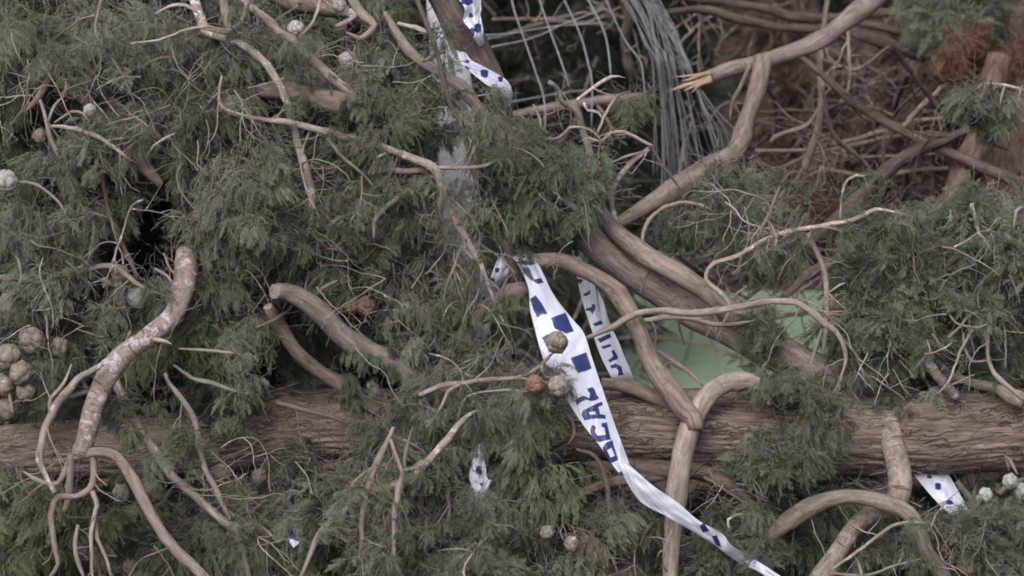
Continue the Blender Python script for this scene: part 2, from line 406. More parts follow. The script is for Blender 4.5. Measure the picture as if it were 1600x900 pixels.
def put(t, kind, loc, s, mt='leaf', tilt=.35, parent=None, name='foliage'):
    o = bpy.data.objects.new(name, random.choice(SETS[kind])); COL.objects.link(o)
    o.parent = parent or t.o; o.location = loc - t.at
    o.rotation_euler = (random.gauss(0, tilt), random.gauss(0, tilt), random.uniform(0, 6.28))
    o.scale = (s * random.uniform(.85, 1.15), s * random.uniform(.85, 1.15), s * random.uniform(.9, 1.2))
    if mt != 'leaf': o.material_slots[0].link = 'OBJECT'; o.material_slots[0].material = M[mt]
    return o
# openings in the leaves where limbs, trunk or the lawn behind lie bare: (x, y, half width, half height)
BARE = ((1070, 545, 62, 40), (1262, 515, 30, 25), (440, 462, 22, 16), (480, 672, 70, 22), (60, 700, 50, 14), (1010, 435, 50, 22), (1090, 485, 50, 22), (1240, 572, 30, 10), (1480, 690, 90, 30), (700, 90, 20, 50), (900, 590, 18, 45))
def bare(x, y, s):
    m = 42 * s
    return any(((x - a) / (w + m)) ** 2 + ((y - b) / (h + m)) ** 2 < 1 for a, b, w, h in BARE)
def fol(t, blobs):
    """blobs: (cx, cy, rx, ry, d0, d1, n, scale, kind, material)"""
    for (cx, cy, rx, ry, d0, d1, n, s, kind, mt) in blobs:
        for k in range(max(2, round(n * .95))):
            for _ in range(25):
                u, v = random.uniform(-1, 1), random.uniform(-1, 1)
                if u * u + v * v < 1 and not bare(cx + u * rx, cy + v * ry + 15 * s, s): break
            else: continue
            d = random.uniform(d0, d1) + .018; m2 = mt; q = random.random()
            if mt == 'leaf': m2 = 'leaf' if q < .58 else 'leaf_sage' if q < .80 else 'leaf_green' if q < .90 else 'leaf_dead' if q < .95 else 'leaf_dark'
            put(t, kind, P(cx + u * rx, cy + v * ry - 20 * s, d), s * .66 * random.uniform(.55, 1.25), m2)

# ------------------------------------------------------------ cones (shared meshes)
def cone_mesh(seed, hue):
    rnd = random.Random(seed); n = 11; seeds = []
    for i in range(n):
        z = 1 - 2 * (i + .5) / n; a = i * 2.39996 + seed; q = math.sqrt(1 - z * z); seeds.append(Vector((q * math.cos(a), q * math.sin(a), z)) + Vector((rnd.gauss(0, .08), rnd.gauss(0, .08), rnd.gauss(0, .08))))
    V, F = [], []; nu, nv = 40, 26
    for j in range(nv + 1):
        for i in range(nu):
            a = i * 2 * math.pi / nu; b = math.pi * j / nv
            v = Vector((math.sin(b) * math.cos(a), math.sin(b) * math.sin(a), math.cos(b)))
            ds = sorted((v - s.normalized()).length for s in seeds); e = ds[1] - ds[0]
            r = 1 - .22 * math.exp(-(e / .08) ** 2) + .10 * math.exp(-(ds[0] / .13) ** 2) + .03 * noise.noise(v * 3 + Vector((seed, 0, 0)))
            V.append(v * r)
    for j in range(nv):
        for i in range(nu): F.append([j * nu + i, (j + 1) * nu + i, (j + 1) * nu + (i + 1) % nu, j * nu + (i + 1) % nu])
    return mesh_np('cone', np.array([list(v) for v in V]), F, [hue], {'bk': ('FLOAT_VECTOR', np.array([list(v * .012) for v in V]))})
M['cone_grey'] = bark('grey_cone', (.11, .09, .08), (.205, .178, .158), (.31, .28, .265), lichen=.1, stretch=1)
M['cone_brown'] = bark('brown_cone', (.08, .05, .04), (.17, .105, .08), (.27, .185, .15), stretch=1)
M['cone_pale'] = bark('pale_cone', (.20, .19, .18), (.34, .33, .32), (.52, .51, .53), lichen=.3, lich_col=(.56, .57, .62), stretch=1)
CONES = {k: [cone_mesh(s, M['cone_' + k]) for s in (1, 2, 3)] for k in ('grey', 'brown', 'pale')}
def cone(t, x, y, d, w, kind='grey'):
    o = bpy.data.objects.new('cone', random.choice(CONES[kind])); COL.objects.link(o); o.parent = t.o
    o.location = P(x, y, d) - t.at; s = w / 2 * scale_at(d); o.scale = (s, s, s * 1.08)
    o.rotation_euler = (random.uniform(-.9, .9), random.uniform(-.9, .9), random.uniform(0, 6))
    return o

# ============================================================ THE SETTING
def sheet(name, x0, x1, y0, y1, n, zf, m):
    xs = np.linspace(x0, x1, n); ys = np.linspace(y0, y1, n); V = []
    for y in ys:
        for x in xs: V.append((x, y, zf(x, y)))
    F = [[j * n + i, j * n + i + 1, (j + 1) * n + i + 1, (j + 1) * n + i] for j in range(n - 1) for i in range(n - 1)]
    o = link(name, mesh_np(name, V, F, [m], {'bk': ('FLOAT_VECTOR', V)})); o['kind'] = 'structure'; return o
def groundmat(name, cols, scale, bump=.4):
    m, T, N, L, B = mat(name); tc = N.new('ShaderNodeTexCoord')
    a = noise_n(N, L, tc.outputs['Object'], scale, 6, .7); r = ramp(N, cols); L.new(a.outputs['Fac'], r.inputs[0]); L.new(r.outputs[0], B.inputs['Base Color']); B.inputs['Roughness'].default_value = .95
    bp = N.new('ShaderNodeBump'); bp.inputs['Strength'].default_value = bump; bp.inputs['Distance'].default_value = .02; L.new(a.outputs['Fac'], bp.inputs['Height']); L.new(bp.outputs[0], B.inputs['Normal']); return m
M['soil'] = groundmat('leaf_litter_soil', [(.3, (.028, .020, .016)), (.5, (.07, .05, .04)), (.72, (.13, .09, .07))], 14)
M['lawn'] = groundmat('short_lawn', [(.3, (.30, .42, .28)), (.55, (.38, .50, .35)), (.75, (.43, .54, .40))], 9)
def gz(x, y):
    z = .03 * noise.noise((x * .5, y * .5, 0))
    if y > 6.6: z += (1 - math.exp(-(y - 6.6) * .45)) * 3.2 + .12 * noise.noise((x * 1.3, y * 1.3, 4))
    return z
sheet('ground', -60, 60, -20, 160, 260, gz, M['soil'])
sheet('lawn', .05, 3.0, 3.45, 5.75, 60, lambda x, y: gz(x, y) + .035 + .006 * noise.noise((x * 9, y * 9, 0)), M['lawn'])

# ============================================================ THE FALLEN CYPRESS
t = Thing('fallen_cypress', 'thick fallen cypress trunk lying level across the whole picture with limbs growing from it', 'tree', P(1600, 760, .12))
NEAR.append((t, [(1225, 618, 30, 18, -.07, -.04, 5, .4, 'b', 'leaf'), (1350, 590, 25, 15, -.02, .04, 2, .4, 's', 'leaf_sage'), (1290, 640, 30, 50, -.09, -.05, 4, .5, 's', 'leaf')]))
C, r = lay([(-160, 712, 74), (0, 699, 80), (250, 686, 94), (500, 674, 108), (800, 670, 114), (930, 670, 116), (1150, 672, 120), (1330, 675, 124), (1500, 680, 127), (1620, 680, 128), (1800, 688, 132)], (.22, .12, .10, .14), 2, 4)
V, F, K = tube(C, r, 150, .035, 4.0, ridges=.0026)
trunk = link('trunk', mesh_np('trunk', V - np.array(t.at), F, [M['trunk']], {'bk': ('FLOAT_VECTOR', K)}), t)
br(t, 'limb', [(740, 245, 28), (790, 278, 32), (830, 300, 36), (880, 332, 42), (940, 385, 54), (1000, 428, 62), (1060, 462, 62), (1110, 492, 60), (1160, 520, 56), (1220, 556, 54), (1290, 590, 58), (1370, 640, 62)], (.12, .14, .12), M['limb'], wob=1, n=28, ridges=.0004, twigs=6)
br(t, 'limb', [(915, 285, 20), (940, 335, 24), (962, 362, 28), (1010, 398, 31), (1060, 428, 32), (1110, 462, 32), (1160, 502, 36), (1210, 545, 34)], (.16, .065, .08), M['limb'], wob=1, n=20, ridges=.0005, twigs=4)
L1 = br(t, 'limb', [(1046, 1010, 25), (1046, 905, 26), (1050, 850, 29), (1055, 780, 32), (1065, 720, 34), (1076, 672, 36), (1090, 640, 36), (1112, 615, 34), (1140, 598, 30), (1175, 596, 25), (1206, 612, 14)], (-.02, -.03, -.01, .0), M['grey'], wob=1, n=18, twigs=2)
br(t, 'limb', [(785, 412, 16), (815, 411, 22), (870, 406, 23), (910, 420, 26), (950, 445, 28), (975, 475, 29), (995, 510, 30), (1015, 560, 31), (1040, 602, 34), (1062, 632, 35), (1082, 652, 34), (1086, 672, 26)], (.02, .03, -.01, -.036), M['brown'], wob=1, n=18, twigs=3)
br(t, 'limb', [(1388, 650, 40), (1392, 690, 36), (1404, 725, 36), (1406, 758, 36), (1396, 790, 34), (1362, 802, 31), (1335, 826, 30), (1310, 860, 30), (1280, 905, 32), (1230, 980, 32)], (.06, .0, .0, .02), M['blotched'], wob=1, n=18)
br(t, 'limb', [(1190, 850, 24), (1215, 826, 28), (1242, 806, 29), (1280, 786, 26), (1330, 776, 24), (1380, 785, 26), (1418, 802, 28), (1435, 830, 26), (1446, 862, 24), (1475, 910, 26), (1500, 990, 26)], (.02, -.035, -.06, -.03), M['olive'], wob=1, n=18)
br(t, 'limb', [(870, 684, 16), (900, 688, 20), (940, 700, 24), (990, 724, 28), (1040, 732, 34), (1090, 735, 30), (1150, 765, 18), (1190, 800, 12)], (.08, .07, .05), M['brown'], n=16, twigs=5)
br(t, 'limb', [(880, 790, 10), (905, 772, 14), (940, 757, 18), (985, 748, 20), (1040, 740, 22)], (.07, .07), M['brown'], n=14, twigs=4)
br(t, 'branch', [(900, 702, 6), (930, 712, 8), (944, 740, 8), (950, 770, 8), (952, 800, 7), (950, 845, 5)], -.02, M['grey'], twigs=2)
br(t, 'branch', [(940, 600, 22), (990, 606, 24), (1040, 628, 20), (1080, 640, 14)], .04, M['brown'], n=14)
br(t, 'branch', [(1600, 625, 28), (1580, 618, 26), (1560, 607, 18), (1530, 600, 18), (1490, 590, 15), (1460, 578, 8)], (.05, .1), M['grey'], twigs=2)
br(t, 'branch', [(1478, 530, 14), (1454, 532, 15), (1443, 552, 17), (1460, 580, 18), (1478, 602, 18), (1496, 622, 19)], (.10, .03, .06), M['ringed'], wob=.8)
br(t, 'twig', [(1576, 735, 6), (1572, 712, 6), (1583, 728, 7), (1590, 742, 6)], .0, M['twig'])
br(t, 'twig', [(430, 628, 9), (480, 642, 8), (520, 652, 7), (547, 666, 4)], .03, M['brown'], twigs=2)
br(t, 'branch', [(1205, 872, 40), (1150, 905, 60), (1100, 960, 60)], .25, M['brown'])
fol(t, [  # sprays lying over and behind the trunk
  (340, 625, 60, 20, -.02, .05, 5, .6, 'd', 'leaf'), (300, 700, 50, 30, -.04, .0, 3, .5, 's', 'leaf'),
  (1190, 715, 80, 25, -.06, .0, 8, .6, 'b', 'leaf'), (1270, 690, 40, 50, -.07, -.03, 6, .55, 'd', 'leaf_sage'),
  (1395, 640, 25, 12, .02, .04, 3, .30, 'b', 'leaf'), (1235, 605, 50, 25, -.03, .03, 8, .5, 'b', 'leaf')])

# ------------------------------------------------------------ boughs and broken branches lying in the tangle
t = Thing('broken_branch', 'upright broken branch with peeling pale ringed bark, rounded top and forked lower end', 'branch', P(125, 800, -.08))
s = br(t, 'stem', [(289, 396, 26), (291, 410, 34), (290, 435, 34), (283, 468, 34), (266, 498, 32), (228, 528, 30), (192, 553, 32), (167, 588, 32), (151, 625, 30), (139, 665, 31), (127, 712, 32)], (-.02, -.09, -.10), M['ringed'], wob=1, n=22)
cut_face(t, True, 'broken_face')
br(t, 'branch', [(115, 713, 14), (148, 706, 18), (178, 711, 19), (200, 735, 20), (220, 775, 20), (245, 820, 19), (280, 865, 18), (330, 912, 18), (390, 990, 16)], (-.10, -.12), M['pink'], n=16, wob=1)
br(t, 'branch', [(143, 700, 14), (147, 740, 12), (140, 764, 12), (118, 776, 10), (92, 776, 12), (80, 800, 11), (85, 850, 10), (90, 882, 8), (75, 912, 6), (70, 960, 5)], -.10, M['pink'], twigs=4, tdir=(0, 0, -.8))
br(t, 'branch', [(112, 710, 18), (109, 740, 15), (108, 775, 13), (100, 800, 9)], -.08, M['grey'])
br(t, 'branch', [(160, 568, 9), (122, 593, 12), (92, 628, 14), (71, 668, 14), (62, 708, 12), (68, 738, 10), (86, 770, 9)], -.13, M['pale'], twigs=2)
br(t, 'branch', [(108, 720, 12), (90, 755, 9), (60, 750, 8), (35, 735, 5)], -.07, M['twig'], twigs=3)
br(t, 'twig', [(144, 768, 9), (151, 790, 9), (144, 820, 8), (142, 850, 7), (146, 912, 7)], -.11, M['twig'], twigs=3, tdir=(0, 0, -.8))
br(t, 'twig', [(150, 800, 6), (152, 840, 7), (165, 870, 6), (175, 905, 6)], -.1, M['twig'], twigs=2, tdir=(0, 0, -.8))
br(t, 'twig', [(122, 820, 6), (118, 860, 9), (132, 905, 8)], -.09, M['grey'])
br(t, 'twig', [(112, 568, 3), (100, 600, 6), (80, 622, 7), (76, 655, 5)], -.12, M['twig'])
br(t, 'twig', [(240, 530, 9), (258, 533, 7), (268, 538, 4)], -.11, M['pale'])
br(t, 'twig', [(242, 420, 5), (262, 432, 6), (272, 448, 6)], -.06, M['twig'])

t = Thing('cut_limb', 'stout curved limb with a pale sawn end, just left of the photo centre', 'branch', P(615, 570, .0))
br(t, 'stem', [(429, 455, 25), (445, 455, 28), (472, 466, 31), (502, 490, 32), (532, 520, 34), (572, 548, 34), (618, 572, 33), (660, 610, 30)], (-.08, -.02, .05), M['grey'], wob=.8, n=20)
cut_face(t)
br(t, 'twig', [(490, 465, 8), (505, 450, 9), (528, 438, 5)], -.03, M['olive'])
t = Thing('cut_limb', 'thinner dull brown limb sloping below the sawn limb down to the trunk', 'branch', P(555, 612, .1))
br(t, 'stem', [(420, 478, 18), (430, 498, 22), (442, 520, 22), (466, 552, 23), (502, 582, 23), (555, 614, 25), (590, 640, 22)], (-.03, .06), M['brown'], wob=1, n=16)
cut_face(t)
br(t, 'twig', [(400, 512, 5), (428, 500, 7), (455, 482, 5)], -.05, M['dbrown'])
t = Thing('broken_branch', 'brown branch with two russet cones hidden behind foliage above the sawn limb', 'branch', P(600, 470, .2))
br(t, 'stem', [(440, 385, 14), (465, 415, 20), (500, 436, 26), (535, 452, 24), (600, 466, 18), (640, 475, 10)], (.16, .1), M['brown'], n=14, twigs=4)
cone(t, 548, 478, .02, 28, 'brown'); cone(t, 572, 480, .01, 30, 'brown')

t = Thing('cypress_bough', 'grey bare bough running diagonally across lower left, in front of the trunk', 'branch', P(440, 850, -.04))
WEBS.append((t, (14, (200, 640, 470, 880), -.08, -.02)))
NEAR.append((t, [(250, 740, 60, 30, -.12, -.08, 4, .5, 's', 'leaf'), (370, 850, 60, 30, -.12, -.08, 4, .5, 's', 'leaf'), (215, 650, 40, 40, -.1, -.06, 4, .55, 'd', 'leaf'), (330, 680, 50, 25, -.1, -.05, 3, .5, 'd', 'leaf_green')]))
br(t, 'stem', [(178, 585, 12), (195, 630, 17), (215, 665, 18), (240, 705, 18), (270, 745, 16), (300, 770, 15), (330, 795, 15), (362, 822, 14), (400, 820, 10), (440, 850, 8)], (.0, -.04), M['grey'], n=14, twigs=5)
br(t, 'branch', [(362, 822, 12), (380, 860, 10), (390, 912, 9), (395, 980, 8)], -.05, M['grey'])
br(t, 'branch', [(258, 583, 6), (265, 600, 8), (285, 625, 10), (303, 655, 11), (312, 690, 11), (320, 730, 10), (340, 770, 10), (360, 812, 9)], (-.08, -.05), M['grey'], twigs=4)
br(t, 'twig', [(270, 570, 4), (300, 590, 7), (335, 600, 8), (380, 615, 5)], -.06, M['twig'])
br(t, 'twig', [(280, 545, 4), (330, 548, 6), (375, 553, 4)], -.06, M['twig'])
fol(t, [(330, 840, 120, 60, .0, .2, 15, .8, 'd', 'leaf'), (430, 780, 80, 40, -.03, .12, 10, .75, 'd', 'leaf_sage'), (280, 820, 50, 80, .05, .2, 6, .8, 'd', 'leaf')])
for c in ((345, 742, .05, 34), (240, 768, .08, 36), (190, 770, .1, 28), (208, 800, .12, 26), (405, 745, .06, 26), (330, 770, .1, 28)): cone(t, *c)

t = Thing('cypress_bough', 'low leafy bough with bright green shoots in the bottom left corner', 'branch', P(40, 1000, .05))
br(t, 'stem', [(30, 1000, 14), (20, 930, 12), (35, 850, 10), (45, 780, 7), (25, 730, 5)], .06, M['brown'], twigs=5)
fol(t, [(55, 830, 85, 80, -.02, .18, 18, .8, 'd', 'leaf_green'), (0, 900, 100, 60, .0, .2, 8, .9, 'd', 'leaf'), (170, 860, 60, 60, .0, .2, 9, .8, 'd', 'leaf')])

t = Thing('cypress_bough', 'forked reddish bough with a whitish tip and root-like twig ends, bottom centre left', 'branch', P(470, 905, -.12))
br(t, 'stem', [(455, 935, 5), (470, 900, 6), (485, 868, 8), (497, 835, 10), (530, 805, 11), (565, 776, 13), (600, 763, 15), (625, 755, 17), (648, 744, 20), (664, 722, 16)], (-.12, -.13), M['pink'], n=14)
br(t, 'branch', [(664, 724, 15), (680, 706, 13), (700, 685, 13), (715, 665, 11), (734, 648, 8), (750, 640, 4)], -.13, M['pale'], label='whitish upper end of the forked bough')
br(t, 'branch', [(614, 668, 5), (606, 688, 10), (590, 720, 12), (578, 752, 12), (567, 800, 10), (565, 850, 8), (560, 880, 4)], -.14, M['pink'], twigs=6, tdir=(0, 0, -.9), tmat=M['twig'])
br(t, 'branch', [(610, 686, 6), (620, 715, 7), (629, 742, 8), (624, 760, 13), (618, 792, 11), (615, 830, 9), (615, 870, 7), (610, 892, 4)], -.15, M['pink'], twigs=9, tdir=(0, 0, -1.2), tl=(40, 70), tmat=M['twig'])
br(t, 'twig', [(588, 726, 4), (562, 745, 5), (546, 765, 4), (543, 790, 3)], -.14, M['twig'])
br(t, 'twig', [(632, 740, 5), (633, 710, 5), (640, 682, 4), (645, 668, 3)], -.14, M['twig'])
br(t, 'twig', [(630, 735, 5), (650, 732, 6), (665, 733, 5)], -.15, M['pale'])
br(t, 'twig', [(565, 835, 5), (580, 848, 5), (598, 855, 4)], -.14, M['twig'])
fol(t, [(500, 800, 60, 60, -.08, .05, 9, .8, 'd', 'leaf'), (570, 840, 90, 60, -.07, .05, 14, .85, 'd', 'leaf'), (480, 880, 70, 40, -.08, .05, 7, .8, 'd', 'leaf_green'), (600, 700, 50, 60, -.06, .0, 9, .75, 'd', 'leaf')])

t = Thing('cypress_bough', 'dense drooping leafy bough with grey cones, hanging over the trunk beside the broad tape', 'branch', P(900, 620, -.1))
NEAR.append((t, [(742, 790, 25, 20, -.19, -.17, 3, .35, 's', 'leaf'), (730, 720, 15, 15, -.18, -.16, 2, .35, 's', 'leaf')]))
WEBS.append((t, (16, (630, 640, 820, 860), -.12, -.05, (40, 120), (1.4, 3.0))))
br(t, 'stem', [(655, 618, 8), (690, 603, 10), (730, 598, 9), (770, 592, 8), (812, 590, 7), (838, 576, 7), (856, 560, 7), (868, 545, 7)], (-.10, -.13), M['pink'], twigs=3, tmat=M['twig'])
br(t, 'branch', [(720, 600, 7), (700, 612, 6), (690, 635, 5), (672, 660, 3)], -.11, M['pink'])
br(t, 'branch', [(880, 640, 7), (893, 655, 8), (897, 678, 7), (888, 695, 4)], -.09, M['dbrown'])
br(t, 'twig', [(846, 572, 6), (852, 590, 5), (872, 600, 5)], -.13, M['pale'], twigs=3, tl=(15, 30))
br(t, 'twig', [(715, 655, 4), (730, 620, 4), (780, 610, 4), (830, 612, 4)], -.13, M['twig'])
br(t, 'branch', [(830, 640, 8), (810, 700, 10), (800, 760, 9), (815, 830, 7)], -.03, M['brown'], twigs=5, tdir=(0, 0, -.6))
br(t, 'branch', [(700, 770, 6), (702, 800, 7), (695, 840, 5)], -.09, M['brown'], twigs=4)
fol(t, [(750, 665, 95, 55, -.11, -.02, 26, .75, 'd', 'leaf'), (800, 655, 45, 40, -.13, -.07, 8, .55, 'd', 'leaf_sage'), (680, 650, 65, 50, -.09, .0, 12, .7, 'd', 'leaf'),
  (800, 760, 90, 80, -.10, .02, 22, .8, 'd', 'leaf'), (650, 800, 60, 90, -.06, .06, 10, .85, 'd', 'leaf'), (900, 840, 80, 60, -.08, .06, 12, .8, 'd', 'leaf'), (780, 590, 60, 25, -.08, -.03, 6, .5, 'b', 'leaf_sage')])
cone(t, 870, 535, -.16, 35, 'grey'); cone(t, 835, 600, -.16, 29, 'brown'); cone(t, 873, 604, -.155, 33, 'grey'); cone(t, 893, 850, -.1, 24, 'grey'); cone(t, 855, 832, -.08, 22, 'grey')

t = Thing('cypress_bough', 'pale feathery sprig standing up at the bottom edge, bottom centre', 'branch', P(740, 1000, -.12))
br(t, 'stem', [(740, 1000, 8), (735, 930, 6), (725, 890, 5), (745, 855, 3)], -.14, M['pale'], twigs=8, tl=(40, 80), tdir=(-.3, 0, .3))
fol(t, [(725, 905, 75, 20, -.14, -.08, 12, .5, 'b', 'leaf_sage'), (690, 900, 100, 40, -.08, .0, 8, .75, 'd', 'leaf')])

G = 'leafy boughs of the upper left'
t = Thing('cypress_bough', 'brown-barked leafy bough entering at the left edge and sloping down to the right', 'branch', P(-40, 60, .1), G)
WEBS.append((t, (22, (0, 20, 300, 300), -.04, .02)))
NEAR.append((t, [(60, 110, 90, 50, -.07, -.04, 7, .55, 's', 'leaf'), (170, 90, 60, 60, -.08, -.05, 5, .5, 's', 'leaf_sage'), (190, 210, 60, 30, -.1, -.06, 4, .5, 's', 'leaf')]))
br(t, 'stem', [(-60, 60, 24), (-10, 74, 23), (35, 92, 22), (70, 107, 20), (105, 135, 17), (135, 160, 16), (165, 190, 18), (195, 222, 21), (228, 262, 22), (250, 290, 12)], (.10, .02), M['brown'], n=14, twigs=10, tmat=M['twig'])
br(t, 'branch', [(150, 140, 10), (185, 165, 14), (215, 190, 16), (250, 218, 16)], .03, M['brown'])
br(t, 'branch', [(78, 96, 10), (77, 122, 14), (60, 152, 12), (40, 174, 6)], -.01, M['brown'])
br(t, 'branch', [(62, 156, 6), (72, 185, 7), (78, 215, 9), (97, 252, 7)], -.02, M['twig'], twigs=3)
br(t, 'branch', [(80, 197, 5), (110, 200, 8), (145, 210, 8), (175, 228, 7), (207, 252, 5)], -.05, M['pale'], twigs=2)
br(t, 'twig', [(76, 190, 5), (85, 165, 5), (98, 152, 5), (104, 130, 5), (98, 116, 3)], -.05, M['twig'])
br(t, 'twig', [(85, 192, 4), (112, 175, 5), (130, 178, 5), (142, 195, 3)], -.05, M['twig'])
br(t, 'twig', [(228, 248, 5), (240, 228, 4), (268, 211, 4), (305, 200, 3)], -.05, M['pale'])
br(t, 'twig', [(150, 216, 4), (156, 238, 5), (162, 262, 3)], -.05, M['pink'])
fol(t, [(90, 60, 130, 70, .0, .22, 24, .85, 'd', 'leaf'), (60, 170, 110, 70, .02, .2, 20, .8, 'd', 'leaf'), (250, 120, 90, 70, .0, .18, 18, .8, 'd', 'leaf'), (170, 270, 120, 50, .0, .2, 14, .8, 'd', 'leaf'), (175, 200, 20, 15, -.03, -.01, 2, .4, 'b', 'leaf_green')])
cone(t, 140, 172, -.03, 20, 'pale'); cone(t, 190, 250, -.02, 32, 'grey'); cone(t, 62, 212, .02, 22, 'grey')

t = Thing('cypress_bough', 'leafy bough with drooping sprays and a pale knobbly cone at the left edge', 'branch', P(-40, 430, .1), G)
WEBS.append((t, (16, (0, 300, 260, 600), -.06, .0)))
br(t, 'stem', [(-60, 440, 12), (0, 434, 10), (60, 428, 10), (110, 428, 9), (160, 416, 10), (182, 419, 9), (210, 440, 9), (236, 456, 6), (264, 464, 4)], (.05, -.06), M['twig'], twigs=6)
br(t, 'branch', [(160, 436, 7), (185, 448, 8), (205, 448, 6)], .0, M['brown'])
br(t, 'branch', [(160, 260, 6), (165, 310, 7), (180, 360, 7), (205, 410, 9), (215, 440, 7)], -.02, M['red'])
br(t, 'branch', [(28, 284, 5), (60, 290, 5), (95, 320, 5), (108, 350, 4)], -.06, M['twig'])
br(t, 'branch', [(0, 388, 6), (20, 395, 6), (32, 420, 6), (30, 470, 5)], .0, M['grey'])
br(t, 'branch', [(25, 470, 14), (50, 455, 16), (75, 445, 10)], .08, M['dbrown'])
fol(t, [(80, 330, 110, 60, -.03, .15, 20, .85, 'd', 'leaf'), (90, 440, 60, 60, -.03, .1, 12, .8, 'd', 'leaf_sage'), (120, 520, 60, 50, .0, .15, 9, .8, 'd', 'leaf'), (50, 600, 50, 20, .0, .15, 3, .6, 'd', 'leaf'), (60, 590, 30, 20, -.07, -.05, 2, .35, 's', 'leaf'), (40, 500, 40, 20, -.04, -.02, 3, .4, 's', 'leaf')])
cone(t, 10, 282, -.08, 34, 'pale')
for c in ((12, 558, -.03, 42), (33, 583, -.04, 36), (50, 533, -.02, 42), (40, 610, -.02, 30), (8, 600, .0, 34), (93, 543, .0, 30), (12, 640, .02, 36), (20, 478, .05, 48), (40, 495, .04, 36), (188, 428, .02, 30), (213, 465, .0, 30, 'pale'), (193, 464, .03, 32)): cone(t, *c)
br(t, 'twig', [(12, 590, 6), (15, 620, 6), (22, 650, 7)], -.01, M['pale'])

t = Thing('cypress_bough', 'long hanging curtain of feathery sage green sprays left of centre', 'branch', P(390, -60, .05), G)
WEBS.append((t, (20, (280, 60, 500, 430), -.10, -.03, (40, 110), (1.4, 2.6))))
NEAR.append((t, [(400, 300, 70, 70, -.16, -.11, 6, .6, 'd', 'leaf'), (430, 400, 40, 30, -.14, -.1, 3, .6, 'd', 'leaf'), (440, 90, 40, 30, -.12, -.07, 3, .5, 'd', 'leaf_sage')]))
br(t, 'stem', [(300, -60, 16), (305, 0, 17), (315, 35, 18), (330, 54, 14), (362, 62, 11), (400, 85, 14), (430, 120, 14), (445, 150, 12), (455, 190, 14), (470, 240, 14), (486, 295, 14), (485, 350, 10), (470, 400, 6)], (.02, -.05, -.02), M['pale'], n=14, twigs=12, tmat=M['twig'])
br(t, 'branch', [(243, 22, 4), (265, 10, 6), (290, 8, 7), (312, 22, 7)], -.03, M['pale'])
br(t, 'branch', [(205, 68, 4), (250, 62, 4), (290, 47, 5), (320, 43, 8), (345, 49, 8), (366, 45, 8), (380, 25, 8), (390, -10, 6)], -.05, M['pale'], twigs=3)
br(t, 'branch', [(160, -5, 7), (151, 28, 6), (152, 56, 6), (175, 90, 6), (195, 125, 5), (212, 165, 4)], -.03, M['brown'], twigs=2)
br(t, 'branch', [(345, -10, 18), (352, 20, 16), (362, 60, 10)], .02, M['grey'])
fol(t, [(380, 240, 90, 90, -.08, .1, 30, .85, 'd', 'leaf'), (400, 350, 80, 90, -.09, .08, 30, .85, 'd', 'leaf'), (360, 110, 90, 60, -.02, .12, 16, .8, 'd', 'leaf'), (330, 300, 50, 80, -.06, .1, 12, .8, 'd', 'leaf_sage')])

t = Thing('cypress_bough', 'dark green bushy bough around the upright ringed branch', 'branch', P(200, 520, .1), G)
br(t, 'stem', [(420, 600, 12), (350, 570, 10), (290, 520, 8), (240, 500, 5)], .05, M['grey'], twigs=6)
fol(t, [(260, 545, 80, 40, -.02, .12, 18, .8, 'd', 'leaf_green'), (360, 500, 70, 60, -.04, .1, 16, .8, 'd', 'leaf'), (230, 490, 40, 30, .0, .1, 5, .7, 'd', 'leaf'), (345, 570, 55, 25, -.02, .06, 5, .65, 'd', 'leaf_green'), (480, 560, 50, 25, .12, .2, 6, .7, 'd', 'leaf')])
for c in ((302, 503, .02, 26), (285, 495, .04, 24), (323, 520, .05, 22)): cone(t, *c)

t = Thing('cypress_bough', 'grey bough curving down from the top edge left of centre', 'branch', P(380, -20, .0))
NEAR.append((t, [(520, 130, 40, 20, -.1, -.06, 4, .45, 's', 'leaf_sage'), (550, 175, 25, 12, -.12, -.09, 2, .4, 'd', 'leaf')]))
br(t, 'stem', [(350, -40, 14), (380, 0, 14), (410, 25, 14), (440, 50, 15), (475, 78, 15), (503, 107, 17), (530, 130, 17), (560, 158, 13)], (.02, -.02), M['pink'], n=14, twigs=5, tmat=M['twig'])
br(t, 'branch', [(500, -10, 6), (497, 15, 6), (485, 40, 6), (464, 62, 4)], -.03, M['twig'])
fol(t, [(470, 120, 60, 60, .02, .14, 9, .75, 'd', 'leaf'), (580, 170, 50, 50, .0, .1, 6, .75, 'd', 'leaf')])
t = Thing('broken_branch', 'thick brown broken branch ending bluntly among foliage near the top left', 'branch', P(552, 166, .03))
br(t, 'stem', [(380, 140, 16), (412, 143, 22), (445, 142, 28), (478, 150, 33), (520, 158, 35), (554, 168, 33)], (.02, -.05), M['brown'], n=20, wob=1, label=None)
cut_face(t, False, 'broken_face')
br(t, 'twig', [(495, 176, 4), (520, 180, 5), (530, 175, 4)], .0, M['pale'])
t = Thing('broken_branch', 'dark thick branch with pale cones at the top edge', 'branch', P(440, -20, .2))
br(t, 'stem', [(420, -20, 34), (460, 4, 36), (510, 12, 30), (545, 20, 18), (575, 38, 16), (600, 70, 10)], (.18, .08), M['brown'], n=16, twigs=6, tmat=M['pale'])
br(t, 'branch', [(540, -20, 18), (560, 15, 18), (585, 40, 14), (565, 60, 10), (540, 50, 8)], .06, M['pink'])
br(t, 'branch', [(525, 42, 9), (545, 32, 10), (562, 22, 8)], .03, M['pale'])
for c in ((462, 45, .06, 26, 'pale'), (530, 8, .05, 22, 'pale'), (545, 95, .05, 30, 'pale'), (553, 22, .06, 20, 'pale')): cone(t, *c)
fol(t, [(480, 70, 50, 30, .2, .3, 4, .8, 'b', 'leaf_green')])

